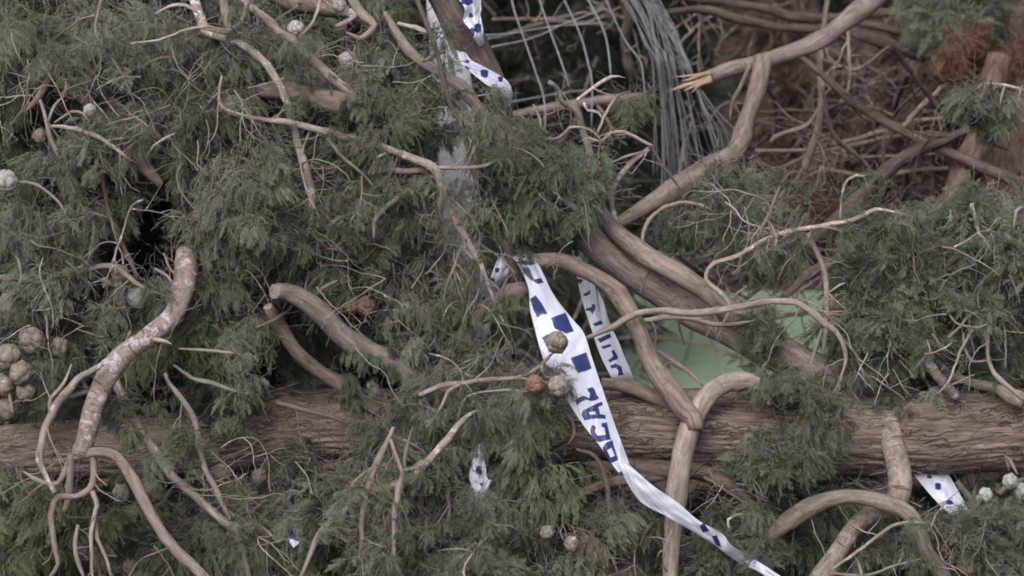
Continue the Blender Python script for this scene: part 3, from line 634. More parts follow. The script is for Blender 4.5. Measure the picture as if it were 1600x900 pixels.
t = Thing('cypress_bough', 'long slender bough running right then dropping steeply towards the looped tape', 'branch', P(440, 190, -.04))
WEBS.append((t, (26, (470, 220, 760, 560), -.08, -.01)))
NEAR.append((t, [(560, 225, 70, 20, -.13, -.10, 4, .5, 's', 'leaf'), (700, 330, 40, 50, -.13, -.10, 4, .45, 's', 'leaf_sage'), (620, 310, 40, 20, -.12, -.09, 3, .45, 's', 'leaf'), (590, 560, 50, 25, -.03, .0, 4, .55, 'd', 'leaf'), (690, 540, 60, 50, -.06, -.02, 7, .55, 'd', 'leaf_sage'), (560, 600, 25, 12, -.03, .0, 2, .4, 'd', 'leaf')]))
br(t, 'stem', [(347, 118, 4), (341, 148, 5), (346, 168, 7), (375, 180, 8), (410, 186, 9), (440, 190, 11), (480, 198, 12), (530, 211, 13), (580, 226, 14), (630, 242, 14), (676, 260, 15), (688, 285, 16), (697, 312, 16), (715, 350, 15), (735, 385, 14), (751, 415, 12)], (-.05, -.07, -.08), M['grey'], n=14, twigs=14, tl=(40, 110), tmat=M['twig'])
br(t, 'branch', [(575, 272, 8), (600, 265, 10), (640, 267, 10), (676, 262, 12)], -.06, M['pink'], twigs=2)
br(t, 'branch', [(584, 372, 4), (586, 345, 9), (604, 322, 11), (640, 298, 10), (668, 283, 7)], -.06, M['grey'])
br(t, 'branch', [(576, 272, 4), (590, 246, 6), (604, 240, 3)], -.07, M['pale'])
br(t, 'branch', [(510, 215, 7), (535, 245, 6), (565, 270, 5), (590, 298, 3)], -.07, M['twig'], twigs=3)
br(t, 'branch', [(680, 262, 8), (720, 262, 7), (760, 258, 7), (790, 240, 4)], -.06, M['grey'], twigs=3)
br(t, 'branch', [(751, 412, 9), (764, 448, 8), (775, 480, 7), (785, 500, 6), (800, 520, 4)], -.09, M['pale'], twigs=3, tl=(20, 50))
br(t, 'branch', [(752, 412, 7), (752, 440, 5), (744, 465, 5), (728, 490, 4), (720, 520, 3)], -.09, M['twig'])
br(t, 'branch', [(722, 385, 5), (708, 420, 6), (697, 450, 5), (692, 480, 4)], -.08, M['twig'], twigs=3)
br(t, 'branch', [(645, -20, 9), (665, 35, 9), (680, 72, 9), (690, 112, 9), (706, 168, 9), (722, 195, 8), (730, 228, 9), (745, 285, 9), (752, 320, 5)], -.07, M['dbrown'], twigs=3)
br(t, 'branch', [(485, 200, 5), (470, 250, 4), (480, 300, 4), (500, 340, 3)], -.06, M['twig'], twigs=4)
fol(t, [(540, 330, 90, 70, -.02, .12, 20, .8, 'd', 'leaf'), (640, 350, 70, 60, .0, .14, 14, .8, 'd', 'leaf_sage'), (560, 420, 90, 60, -.02, .10, 16, .8, 'd', 'leaf'), (670, 450, 60, 60, .0, .12, 16, .8, 'd', 'leaf_sage'), (640, 520, 75, 40, .06, .14, 14, .7, 'd', 'leaf'), (520, 265, 60, 40, .0, .15, 8, .7, 'd', 'leaf_sage'), (700, 490, 40, 60, .0, .1, 6, .6, 's', 'leaf_sage')])

t = Thing('cypress_bough', 'leafy green bough in front of the pale post, top centre', 'branch', P(620, 40, .0))
WEBS.append((t, (9, (540, 60, 680, 230), -.04, .02)))
br(t, 'stem', [(600, 20, 9), (615, 45, 14), (635, 75, 17), (665, 100, 18), (700, 120, 20), (730, 145, 22), (752, 176, 22), (772, 205, 23), (800, 225, 22), (850, 245, 12)], (.04, .0, .08), M['grey'], n=16, twigs=10, tl=(30, 80), tmat=M['pale'])
br(t, 'branch', [(622, 36, 6), (650, 44, 9), (670, 50, 8), (692, 48, 6)], -.03, M['pale'])
br(t, 'branch', [(660, 95, 7), (685, 84, 7), (700, 76, 5)], -.03, M['twig'])
fol(t, [(645, 165, 45, 35, -.04, .04, 11, .6, 'd', 'leaf_green'), (600, 110, 40, 60, .0, .1, 9, .7, 'd', 'leaf'), (610, 20, 35, 35, .02, .1, 5, .6, 'd', 'leaf'), (695, 205, 50, 20, -.04, .04, 6, .55, 'd', 'leaf')])

t = Thing('cypress_bough', 'dense grey-green feathery bough between the long slender bough and the fork of limbs, above centre', 'branch', P(900, 330, .0))
WEBS.append((t, (10, (740, 210, 930, 380), -.06, .0, (40, 110), (1.4, 2.8))))
br(t, 'stem', [(905, 330, 12), (850, 290, 10), (800, 260, 8), (750, 240, 6)], -.0, M['grey'], twigs=8, tmat=M['twig'])
fol(t, [(845, 255, 80, 40, -.05, .06, 17, .65, 'd', 'leaf'), (855, 330, 70, 30, -.05, .05, 11, .6, 'd', 'leaf'), (785, 325, 55, 40, -.05, .05, 11, .65, 'd', 'leaf'), (905, 300, 30, 50, -.03, .05, 6, .55, 'd', 'leaf_sage')])

t = Thing('dark_limb', 'thick dark brown limb leaning down from the top edge with tape wound on it', 'branch', P(690, -40, .2))
br(t, 'stem', [(660, -60, 40), (690, -5, 44), (720, 42, 48), (750, 90, 46), (772, 132, 42), (788, 190, 36), (810, 240, 26)], (.16, .2), M['dbrown'], n=20, wob=1, twigs=3)

t = Thing('knotted_branch', 'short gnarled brown branch with the tape looped over it', 'branch', P(650, 605, .02))
br(t, 'stem', [(826, 450, 20), (812, 453, 25), (788, 462, 25), (764, 475, 22), (742, 500, 22), (724, 538, 24), (702, 560, 17), (680, 580, 11), (650, 606, 6)], (-.01, .02), M['brown'], n=16, wob=1, twigs=4, tmat=M['twig'])
br(t, 'branch', [(785, 375, 14), (795, 400, 15), (804, 430, 19), (812, 450, 22)], -.01, M['dbrown'], n=14)
br(t, 'branch', [(782, 470, 5), (790, 440, 6), (800, 428, 5)], -.03, M['pink'])

t = Thing('bare_twigs', 'tangle of bare whitish twigs curling up above the fork of limbs', 'branch', P(945, 360, .1))
br(t, 'stem', [(966, 364, 14), (958, 330, 9), (958, 298, 9), (984, 256, 10), (1018, 230, 9), (1014, 224, 6)], (.14, .08), M['pale'], wob=1, twigs=2)
br(t, 'branch', [(1018, 230, 7), (1036, 260, 5), (1052, 280, 5), (1065, 300, 3)], .08, M['dbrown'])
br(t, 'branch', [(1018, 228, 6), (1000, 218, 6), (975, 206, 6), (955, 208, 6), (938, 222, 5), (920, 215, 4), (905, 222, 3)], .08, M['grey'], twigs=3)
br(t, 'branch', [(948, 258, 4), (975, 246, 5), (1005, 236, 5)], .09, M['twig'])
br(t, 'branch', [(858, 128, 8), (870, 138, 8), (880, 160, 10), (898, 170, 14), (910, 200, 13), (922, 245, 14), (930, 290, 16)], (.12, .2), M['grey'], n=12, twigs=6)
br(t, 'branch', [(900, 158, 6), (925, 138, 6), (955, 120, 6), (978, 122, 4)], .13, M['pale'], twigs=2)
br(t, 'branch', [(912, 160, 5), (918, 172, 5), (935, 175, 6), (945, 195, 4)], .12, M['pale'])
br(t, 'branch', [(932, 212, 5), (948, 175, 6), (965, 150, 5), (985, 142, 3)], .13, M['twig'])
br(t, 'branch', [(790, 195, 5), (840, 215, 6), (875, 215, 6), (890, 200, 5), (920, 202, 5), (940, 220, 4)], .1, M['twig'], twigs=3)
br(t, 'branch', [(833, 163, 4), (843, 185, 5), (847, 212, 4)], .1, M['twig'])
br(t, 'branch', [(1005, 382, 6), (1005, 362, 7), (1022, 335, 7), (1060, 317, 7), (1098, 321, 6), (1122, 338, 3)], .08, M['grey'])
fol(t, [(992, 175, 22, 22, .06, .12, 5, .5, 'd', 'leaf_green')])

# ------------------------------------------------------------ right-hand boughs
t = Thing('bare_bough', 'bare winding grey bough reaching right across the gap where green lawn shows', 'branch', P(920, 525, .0))
br(t, 'stem', [(912, 530, 7), (940, 518, 9), (965, 507, 11), (992, 491, 12), (1030, 485, 12), (1080, 489, 12), (1120, 485, 12), (1180, 475, 11), (1230, 471, 11), (1264, 484, 12), (1288, 506, 12), (1312, 526, 9), (1322, 560, 8), (1310, 600, 6), (1300, 620, 4)], (-.04, .0), M['grey'], n=12, twigs=5)
br(t, 'branch', [(985, 505, 8), (1015, 500, 10), (1050, 495, 11), (1080, 498, 10), (1130, 508, 8), (1180, 500, 4)], .02, M['pink'], twigs=2)
br(t, 'branch', [(1058, 500, 4), (1062, 515, 5), (1070, 540, 4)], .01, M['dbrown'])
br(t, 'branch', [(1010, 525, 6), (1025, 545, 8), (1048, 562, 10), (1075, 580, 8), (1100, 605, 6)], .03, M['grey'])
br(t, 'branch', [(1312, 526, 6), (1335, 550, 5), (1348, 580, 5), (1370, 610, 4)], .0, M['twig'], twigs=2)
br(t, 'branch', [(1285, 510, 6), (1275, 545, 5), (1262, 580, 4)], .0, M['twig'])
fol(t, [(1075, 575, 25, 15, .08, .14, 2, .32, 's', 'leaf'), (1015, 585, 25, 12, .08, .14, 2, .3, 's', 'leaf'), (1190, 545, 40, 20, -.0, .05, 5, .5, 'b', 'leaf'), (1205, 520, 18, 25, .02, .1, 2, .4, 's', 'leaf')])

t = Thing('cypress_bough', 'thin pale bough with a hooked base stretching right to a two-pronged tip, right of centre', 'branch', P(1100, 460, .05))
WEBS.append((t, (18, (1050, 280, 1330, 480), .0, .1)))
br(t, 'stem', [(1130, 505, 6), (1141, 482, 7), (1130, 460, 8), (1106, 442, 8), (1103, 428, 7), (1116, 411, 8), (1152, 400, 8), (1190, 377, 8), (1232, 362, 9), (1290, 352, 8), (1340, 341, 8), (1368, 328, 8), (1398, 332, 6), (1430, 340, 4)], (.0, -.02), M['pale'], wob=1.4, twigs=7, tl=(25, 60))
br(t, 'branch', [(1398, 331, 5), (1412, 336, 5), (1420, 345, 3)], -.02, M['grey'])
br(t, 'branch', [(1262, 365, 8), (1280, 400, 10), (1290, 440, 11), (1291, 500, 9), (1286, 560, 7)], .02, M['grey'], twigs=3)
br(t, 'branch', [(1200, 350, 6), (1205, 325, 5), (1222, 285, 5), (1236, 268, 3)], .0, M['twig'])
br(t, 'branch', [(1225, 360, 4), (1240, 335, 5), (1250, 320, 3)], .0, M['twig'])
br(t, 'branch', [(1313, 345, 4), (1315, 310, 5), (1325, 280, 5), (1350, 275, 5), (1358, 300, 3)], .0, M['pale'])
br(t, 'branch', [(1200, 355, 6), (1212, 375, 6), (1210, 400, 5)], .0, M['pale'])
fol(t, [(1160, 330, 60, 50, .08, .2, 13, .75, 's', 'leaf_sage'), (1195, 400, 50, 30, .08, .18, 8, .7, 's', 'leaf'), (1060, 350, 50, 40, .2, .3, 5, .7, 's', 'leaf')])

t = Thing('cypress_bough', 'bushy bough with yellowish tips standing between the lawn gap and the right-hand sprays', 'branch', P(1400, 620, .12))
WEBS.append((t, (12, (1290, 420, 1480, 610), -.03, .03, (40, 120))))
br(t, 'stem', [(1400, 640, 16), (1405, 560, 12), (1390, 480, 9), (1400, 410, 5)], .14, M['brown'], twigs=8, tl=(40, 90))
fol(t, [(1400, 450, 80, 55, .0, .18, 26, .75, 'b', 'leaf'), (1400, 550, 90, 50, .0, .16, 22, .75, 'b', 'leaf'), (1400, 430, 50, 30, .0, .05, 4, .6, 'b', 'leaf_sage'), (1370, 600, 40, 20, .02, .08, 4, .55, 'b', 'leaf')])
t = Thing('cypress_bough', 'curly grey-green bough with looping pale twigs at the right edge, above the trunk', 'branch', P(1640, 600, .08))
WEBS.append((t, (14, (1470, 330, 1600, 600), -.05, .02, (40, 120))))
br(t, 'stem', [(1660, 600, 16), (1620, 540, 12), (1580, 460, 10), (1560, 380, 6)], .12, M['brown'], twigs=8, tl=(40, 90), tmat=M['twig'])
br(t, 'branch', [(1482, 528, 6), (1500, 510, 5), (1518, 491, 6), (1545, 492, 7), (1582, 495, 5)], -.01, M['twig'], twigs=2)
br(t, 'branch', [(1548, 500, 5), (1542, 540, 7), (1548, 575, 8), (1570, 600, 9), (1605, 626, 10)], -.01, M['grey'])
br(t, 'branch', [(1505, 520, 4), (1508, 545, 5), (1520, 565, 5), (1545, 563, 4)], -.01, M['twig'])
br(t, 'branch', [(1484, 492, 3), (1495, 505, 4), (1530, 512, 4), (1552, 498, 4)], -.02, M['twig'])
br(t, 'branch', [(1520, 515, 4), (1500, 550, 5), (1480, 600, 4), (1450, 625, 3)], -.02, M['grey'])
br(t, 'branch', [(1600, 325, 6), (1588, 330, 6), (1583, 370, 4)], -.01, M['twig'])
br(t, 'branch', [(1518, 318, 7), (1525, 350, 7), (1540, 385, 4)], .0, M['pale'])
fol(t, [(1550, 350, 70, 50, .0, .18, 14, .75, 'b', 'leaf'), (1540, 440, 80, 60, -.02, .14, 22, .75, 'b', 'leaf_sage'), (1560, 540, 80, 50, .06, .16, 12, .75, 'b', 'leaf'), (1590, 400, 30, 30, -.04, .02, 5, .7, 'b', 'leaf_sage'), (1640, 420, 60, 120, .0, .2, 10, .9, 'b', 'leaf')])
t = Thing('cypress_bough', 'thin arching twig with a hanging blue-green spray against the brown trunk, top right', 'branch', P(1620, 150, .1))
br(t, 'stem', [(1630, 150, 6), (1590, 138, 6), (1560, 132, 6), (1535, 132, 6), (1520, 145, 3)], .08, M['pale'])
for x in (1540, 1555, 1570, 1597): br(t, 'twig', [(x, 134, 4), (x - 5, 150, 4), (x - 8, 168, 2)], .08, M['twig'])
fol(t, [(1515, 165, 22, 12, .06, .09, 5, .5, 'd', 'leaf_sage'), (1545, 200, 35, 15, .08, .12, 5, .55, 'd', 'leaf')])

t = Thing('cypress_bough', 'pale-tipped leafy bough under the trunk in the bottom right corner', 'branch', P(1560, 990, .05))
br(t, 'stem', [(1620, 1000, 16), (1570, 900, 12), (1520, 840, 8), (1480, 800, 5)], .05, M['brown'], twigs=6)
br(t, 'branch', [(1495, 752, 10), (1508, 770, 12), (1525, 790, 10), (1535, 800, 6)], .12, M['olive'])
br(t, 'branch', [(1560, 772, 10), (1580, 755, 11), (1610, 745, 8)], .10, M['olive'])
fol(t, [(1540, 850, 90, 45, -.03, .12, 26, .75, 'b', 'leaf_sage'), (1450, 830, 60, 40, .12, .22, 10, .65, 'b', 'leaf'), (1580, 795, 50, 25, .12, .2, 6, .6, 'b', 'leaf'), (1420, 890, 120, 40, .03, .15, 12, .8, 'd', 'leaf')])
for c in ((1540, 773, .04, 22, 'pale'), (1578, 752, .06, 24, 'pale'), (1596, 768, .08, 26, 'pale'), (1530, 780, .05, 14, 'pale')): cone(t, *c)
cone(t, 1510, 887, .0, 30, 'brown')
t = Thing('cypress_bough', 'sparse twiggy bough crossing below the trunk behind the limbs, lower right', 'branch', P(1300, 980, .05))
WEBS.append((t, (10, (1230, 780, 1560, 890), -.03, .03, (40, 120))))
br(t, 'stem', [(1300, 890, 5), (1340, 862, 6), (1375, 835, 6), (1405, 818, 6), (1457, 817, 4)], -.08, M['pale'])
br(t, 'branch', [(1335, 868, 4), (1345, 890, 5), (1350, 930, 5)], -.07, M['twig'])
br(t, 'branch', [(1300, 895, 5), (1350, 900, 6), (1395, 885, 5), (1440, 872, 5)], -.06, M['twig'], twigs=4)
fol(t, [(1270, 790, 80, 60, .06, .2, 14, .75, 'd', 'leaf'), (1300, 870, 80, 50, .06, .2, 12, .8, 'd', 'leaf'), (1160, 860, 60, 40, -.04, .08, 15, .65, 'b', 'leaf_sage'), (1195, 780, 40, 40, .1, .2, 5, .7, 'd', 'leaf')])
t = Thing('cypress_bough', 'low dark green bough with fine twigs either side of the upright limb, bottom centre right', 'branch', P(1000, 1000, .05))
WEBS.append((t, (14, (880, 740, 1200, 890), -.02, .06)))
br(t, 'stem', [(990, 1000, 9), (985, 900, 8), (970, 850, 6), (955, 800, 4)], .03, M['grey'], twigs=8, tl=(30, 70), tmat=M['twig'])
br(t, 'branch', [(1000, 852, 4), (1010, 828, 7), (1030, 810, 6)], .0, M['pink'])
br(t, 'branch', [(1100, 745, 5), (1140, 770, 5), (1170, 790, 5), (1200, 810, 4)], .03, M['twig'], twigs=3)
br(t, 'branch', [(1150, 756, 5), (1175, 760, 5), (1186, 785, 5), (1175, 800, 4)], .02, M['twig'])
br(t, 'branch', [(1140, 830, 5), (1138, 812, 5), (1160, 803, 5), (1185, 806, 4)], .0, M['pale'])
fol(t, [(960, 860, 80, 45, -.02, .12, 13, .75, 's', 'leaf'), (1000, 800, 60, 40, .12, .22, 5, .7, 's', 'leaf'), (1120, 880, 60, 40, .0, .12, 9, .7, 'b', 'leaf'), (1100, 840, 20, 15, -.05, -.03, 2, .35, 'b', 'leaf_green')])

# ------------------------------------------------------------ more fine sprays hanging over the branches
for (t, bl) in NEAR: fol(t, bl)
for (t, a) in WEBS: web(t, *a)
# ------------------------------------------------------------ inside of the fallen crown behind everything near, shade put into its dark leaves
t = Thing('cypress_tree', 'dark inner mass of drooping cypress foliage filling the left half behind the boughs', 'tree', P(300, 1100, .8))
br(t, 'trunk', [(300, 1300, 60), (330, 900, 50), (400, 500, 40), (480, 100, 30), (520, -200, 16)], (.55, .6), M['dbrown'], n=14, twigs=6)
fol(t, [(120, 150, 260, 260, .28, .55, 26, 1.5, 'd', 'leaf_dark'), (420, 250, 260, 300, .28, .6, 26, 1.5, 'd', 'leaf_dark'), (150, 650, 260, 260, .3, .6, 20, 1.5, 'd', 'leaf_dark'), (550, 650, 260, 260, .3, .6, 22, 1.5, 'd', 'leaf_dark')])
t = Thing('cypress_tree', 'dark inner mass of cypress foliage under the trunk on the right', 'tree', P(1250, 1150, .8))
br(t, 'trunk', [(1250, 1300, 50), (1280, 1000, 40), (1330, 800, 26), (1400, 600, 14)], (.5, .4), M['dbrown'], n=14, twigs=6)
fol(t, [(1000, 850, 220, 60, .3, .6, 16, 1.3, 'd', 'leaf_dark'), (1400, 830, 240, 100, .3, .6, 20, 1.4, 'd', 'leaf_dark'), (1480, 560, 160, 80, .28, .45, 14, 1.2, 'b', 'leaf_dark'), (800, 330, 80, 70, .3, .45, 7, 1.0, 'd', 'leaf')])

# ------------------------------------------------------------ beyond: broken limbs, dead brush, standing trees
t = Thing('snapped_limb', 'long bare limb from the top edge ending in a torn orange splintered tip', 'branch', P(1400, -60, .8))
br(t, 'stem', [(1430, -70, 32), (1372, -8, 31), (1330, 26, 30), (1280, 62, 28), (1232, 84, 26), (1190, 97, 27), (1140, 110, 24), (1085, 130, 18)], (1.0, .8), M['pink'], n=18, wob=1)
for (y0, w, x1, y1) in ((129, 10, 1040, 143), (124, 9, 1052, 138), (120, 8, 1063, 127), (118, 6, 1048, 121), (132, 8, 1066, 142), (126, 6, 1060, 131), (134, 5, 1078, 146)):
    br(t, 'splinter', [(1112, y0 - 7, w * 1.2), (1092, y0 - 1, w), ((1092 + x1) / 2, (y0 + y1) / 2 + random.uniform(-2, 2), w * .6), (x1, y1, 1.2)], .79 + random.uniform(-.006, .006), M['wood'], wob=.8, n=7, rough=.25)
br(t, 'branch', [(1192, 92, 28), (1184, 140, 27), (1167, 190, 27), (1146, 236, 30), (1105, 264, 36), (1060, 292, 37), (1010, 322, 27), (968, 348, 18), (930, 370, 10)], (.82, .6), M['brown'], n=18, wob=1, twigs=4)
br(t, 'branch', [(1172, 100, 7), (1160, 130, 8), (1145, 160, 6), (1140, 190, 5)], .8, M['brown'])

def wild(t, n, box, d0, d1, w, mt, L=(150, 420), ang=None, name='branch'):
    for k in range(n):
        x, y = random.uniform(box[0], box[2]), random.uniform(box[1], box[3]); a = random.uniform(0, math.pi) if ang is None else random.gauss(*ang)
        l = random.uniform(*L); m = 6; ww = random.uniform(*w); pts = []; aa = a
        for i in range(m):
            pts.append((x, y, ww * (1 - .11 * i))); aa += random.gauss(0, .28); x += math.cos(aa) * l / m; y += math.sin(aa) * l / m
        br(t, name, pts, (random.uniform(d0, d1), random.uniform(d0, d1)), M[mt], wob=2.5, n=7, rough=.04, twigs=2, tl=(60, 160), tw=(3, 6))
G2 = 'dead brush behind the fallen tree'
t = Thing('dead_shrub', 'tangle of bare grey-brown branches upper right, left of the reddish leaning stem', 'shrub', P(1290, 700, 1.8), G2)
for pts, d, mt in (
  ([(1060, -5, 12), (1120, 2, 13), (1190, 12, 15), (1240, 26, 17), (1300, 28, 15), (1380, 20, 15), (1455, 28, 12)], 1.7, 'dbrown'),
  ([(1040, 20, 12), (1100, 14, 14), (1150, 28, 16), (1220, 42, 14), (1290, 45, 16), (1345, 55, 19), (1400, 74, 20), (1442, 92, 15)], 1.5, 'dbrown'),
  ([(1340, 35, 12), (1400, 48, 14), (1450, 60, 13), (1500, 75, 8)], 1.7, 'dbrown'),
  ([(1228, 72, 8), (1265, 100, 11), (1300, 130, 13), (1340, 165, 14), (1390, 195, 15), (1440, 220, 16), (1500, 245, 17), (1570, 276, 18), (1640, 300, 18)], 1.2, 'dbrown'),
  ([(1298, -20, 9), (1287, 40, 10), (1281, 100, 11), (1284, 160, 13), (1274, 215, 14), (1255, 265, 13), (1235, 290, 8)], 1.3, 'brown'),
  ([(1285, 130, 7), (1292, 180, 8), (1305, 215, 9), (1325, 232, 8), (1352, 255, 7), (1368, 285, 5)], 1.3, 'brown'),
  ([(1205, 225, 6), (1212, 213, 8), (1260, 196, 8), (1278, 170, 7)], 1.3, 'brown'),
  ([(1180, 236, 6), (1260, 234, 7), (1320, 222, 8), (1370, 208, 9), (1430, 190, 8), (1490, 182, 6)], 1.5, 'brown'),
  ([(1220, 265, 5), (1270, 240, 6), (1340, 225, 7), (1410, 212, 7), (1510, 210, 6)], 1.6, 'brown'),
  ([(1515, 200, 14), (1450, 228, 18), (1400, 255, 22), (1352, 298, 24), (1302, 350, 25), (1250, 392, 20), (1220, 430, 14)], 1.1, 'dbrown'),
  ([(1225, 465, 12), (1262, 430, 17), (1305, 410, 22), (1368, 396, 21), (1420, 405, 19), (1485, 425, 16), (1560, 450, 14)], 1.0, 'dbrown'),
  ([(1395, 70, 8), (1415, 100, 9), (1445, 140, 10), (1478, 180, 11), (1520, 208, 10), (1575, 235, 8)], 1.1, 'dbrown'),
  ([(1410, 200, 7), (1440, 165, 9), (1478, 132, 7)], 1.2, 'brown'),
  ([(1420, 115, 7), (1405, 150, 8), (1392, 190, 6)], 1.4, 'dbrown'),
  ([(1325, 35, 6), (1326, 80, 6), (1328, 120, 5), (1320, 155, 4)], 1.3, 'brown'),
  ([(1290, 75, 6), (1300, 95, 7), (1340, 108, 7), (1390, 72, 6)], 1.5, 'brown'),
  ([(1240, 400, 9), (1300, 340, 9), (1370, 290, 9), (1430, 240, 8)], 1.5, 'dbrown'),
  ([(1380, 262, 7), (1381, 230, 6), (1383, 200, 5)], 1.4, 'dbrown'),
  ([(1340, 330, 9), (1400, 370, 9), (1440, 390, 7)], 1.4, 'dbrown'),
  ([(1280, 262, 7), (1360, 275, 8), (1440, 265, 7), (1500, 262, 7)], 1.8, 'brown')):
    br(t, 'branch', pts, (d, d + random.uniform(-.15, .25)), M[mt], wob=1.6, n=12, twigs=2, tl=(50, 140), tw=(3, 6))
wild(t, 13, (1150, 0, 1500, 420), 1.4, 2.4, (4, 9), 'dbrown')
wild(t, 9, (1180, 60, 1520, 400), 1.1, 2.0, (3, 5.5), 'brown', L=(120, 300))
t = Thing('dead_shrub', 'tangle of thin bare branches behind the bent wires, top centre', 'shrub', P(950, 700, 2.2), G2)
for pts in ([(975, -10, 16), (982, 25, 16), (975, 60, 15), (982, 100, 15), (990, 125, 14)], [(770, 185, 13), (850, 170, 14), (920, 160, 16), (990, 152, 14), (1030, 150, 8)], [(760, 62, 7), (800, 52, 8), (850, 35, 8), (910, 20, 7)], [(770, 30, 6), (830, 30, 7), (900, 36, 8), (960, 40, 6)], [(1095, -10, 6), (1092, 20, 6), (1105, 60, 6), (1110, 85, 6), (1098, 105, 4)], [(1060, 70, 5), (1090, 40, 5), (1120, 20, 5)]):
    br(t, 'branch', pts, (1.9, 2.1), M['brown'], wob=1.5, n=10, twigs=3, tl=(60, 160), tw=(3, 7))
wild(t, 13, (760, 0, 1120, 330), 2.2, 3.2, (4, 8), 'dbrown', L=(120, 340))
t = Thing('dead_shrub', 'low bare branches just above the lawn gap, behind the fork of limbs', 'shrub', P(1100, 620, 2.0), G2)
wild(t, 14, (1000, 300, 1180, 440), 1.2, 2.2, (6, 13), 'brown', L=(120, 260), ang=(-.5, .5))
wild(t, 6, (1180, 440, 1300, 500), 1.6, 2.0, (4, 9), 'brown', L=(100, 200), ang=(-.3, .4))

G3 = 'standing trees of the dark wood behind'
def bigtree(label, x, y_top, y_bot, d, w, mt, leafm, crown, lean=0):
    t = Thing('standing_tree', label, 'tree', P(x, y_bot, d), G3)
    br(t, 'trunk', [(x + lean, y_bot, w * 1.2), (x + lean * .6, (y_bot + y_top) / 2, w), (x, y_top, w * .85), (x - lean, y_top - 700, w * .5)], (d, d + .1), M[mt], wob=1.2, n=26, rough=.12, ridges=.003, twigs=6, tl=(150, 400), tw=(6, 12))
    for (cx, cy, rx, ry, d0, d1, n, s) in crown:  # clumps far above the view are unseen canopy, added to darken the background
        for k in range(n):
            u, v = random.uniform(-1, 1), random.uniform(-1, 1)
            put(t, 'b', P(cx + u * rx, cy + v * ry, random.uniform(d0, d1)), s * random.uniform(.8, 1.25), leafm, .6, name='crown')
    return t
bigtree('broad reddish-brown tree trunk standing at the right edge, top right', 1584, 0, 700, 1.75, 100, 'red', 'leaf_dark', [(1900, -850, 320, 260, 1.5, 3.8, 18, 6)])  # trunk is in view; the crown overhead is added to keep the brush dark
t = Thing('leaning_stem', 'slim dark red leaning stem beside the broad trunk, top right', 'stem', P(1440, 620, 1.1))
br(t, 'stem', [(1560, 90, 34), (1534, 205, 42), (1502, 280, 40), (1481, 340, 37), (1464, 405, 34), (1440, 620, 40)], (1.25, 1.05), M['red'], wob=1.5, n=20, rough=.16, ridges=.002)
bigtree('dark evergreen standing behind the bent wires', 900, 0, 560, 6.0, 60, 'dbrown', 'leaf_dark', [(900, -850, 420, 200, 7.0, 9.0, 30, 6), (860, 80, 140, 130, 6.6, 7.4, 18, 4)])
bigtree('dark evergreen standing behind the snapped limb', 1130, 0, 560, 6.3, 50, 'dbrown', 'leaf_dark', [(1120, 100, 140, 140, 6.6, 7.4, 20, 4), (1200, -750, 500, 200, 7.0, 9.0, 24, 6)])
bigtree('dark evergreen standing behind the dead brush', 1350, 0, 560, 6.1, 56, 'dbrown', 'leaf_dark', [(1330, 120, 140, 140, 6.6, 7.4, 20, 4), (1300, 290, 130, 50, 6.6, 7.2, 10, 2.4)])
bigtree('unseen dark evergreen added behind the left-hand crown to shade the wood', 400, 0, 700, 4.6, 60, 'dbrown', 'leaf_dark', [(150, -950, 400, 260, 2, 5, 30, 6), (400, 300, 500, 300, 3.5, 4.6, 26, 5)])  # added out of sight, its high canopy blocks sky light
t = Thing('dead_foliage', 'rusty brown dead cypress foliage heaped around the broad trunk, right edge', 'shrub', P(1520, 600, 2.3))
br(t, 'stem', [(1500, 520, 16), (1490, 350, 14), (1470, 200, 10), (1480, 80, 6)], 2.4, M['red'], twigs=10, tl=(80, 200), tw=(4, 8), tmat=M['red'])
for (cx, cy, rx, ry, n, s, mt, d0) in ((1500, 120, 60, 80, 16, 1.4, 'leaf_brown', 2.1), (1570, 300, 50, 100, 16, 1.4, 'leaf_brown', 1.9), (1440, 300, 80, 90, 12, 1.5, 'leaf_brown', 2.5), (1350, 200, 120, 120, 10, 1.6, 'leaf_brown', 3.0), (1495, 30, 30, 22, 9, .8, 'leaf', 1.4), (1512, 82, 16, 10, 4, .45, 'leaf_rust', 1.35), (1590, 110, 14, 30, 4, .45, 'leaf_rust', 1.3)):
    for k in range(n):
        put(t, 'b', P(cx + random.uniform(-rx, rx), cy + random.uniform(-ry, ry) - 20, random.uniform(d0, d0 + .3)), s * random.uniform(.8, 1.2), mt, .6)
t = Thing('undergrowth_bush', 'dim green bush at the far side of the lawn', 'bush', P(1100, 460, 6.0))
br(t, 'stem', [(1100, 480, 16), (1110, 420, 12), (1090, 330, 6)], 6.1, M['dbrown'], twigs=6, tl=(150, 300), tw=(6, 10))
for k in range(26): put(t, 'b', P(random.uniform(960, 1340), random.uniform(280, 390), random.uniform(6.3, 6.9)), random.uniform(1.8, 2.6), 'leaf_dark', .6)

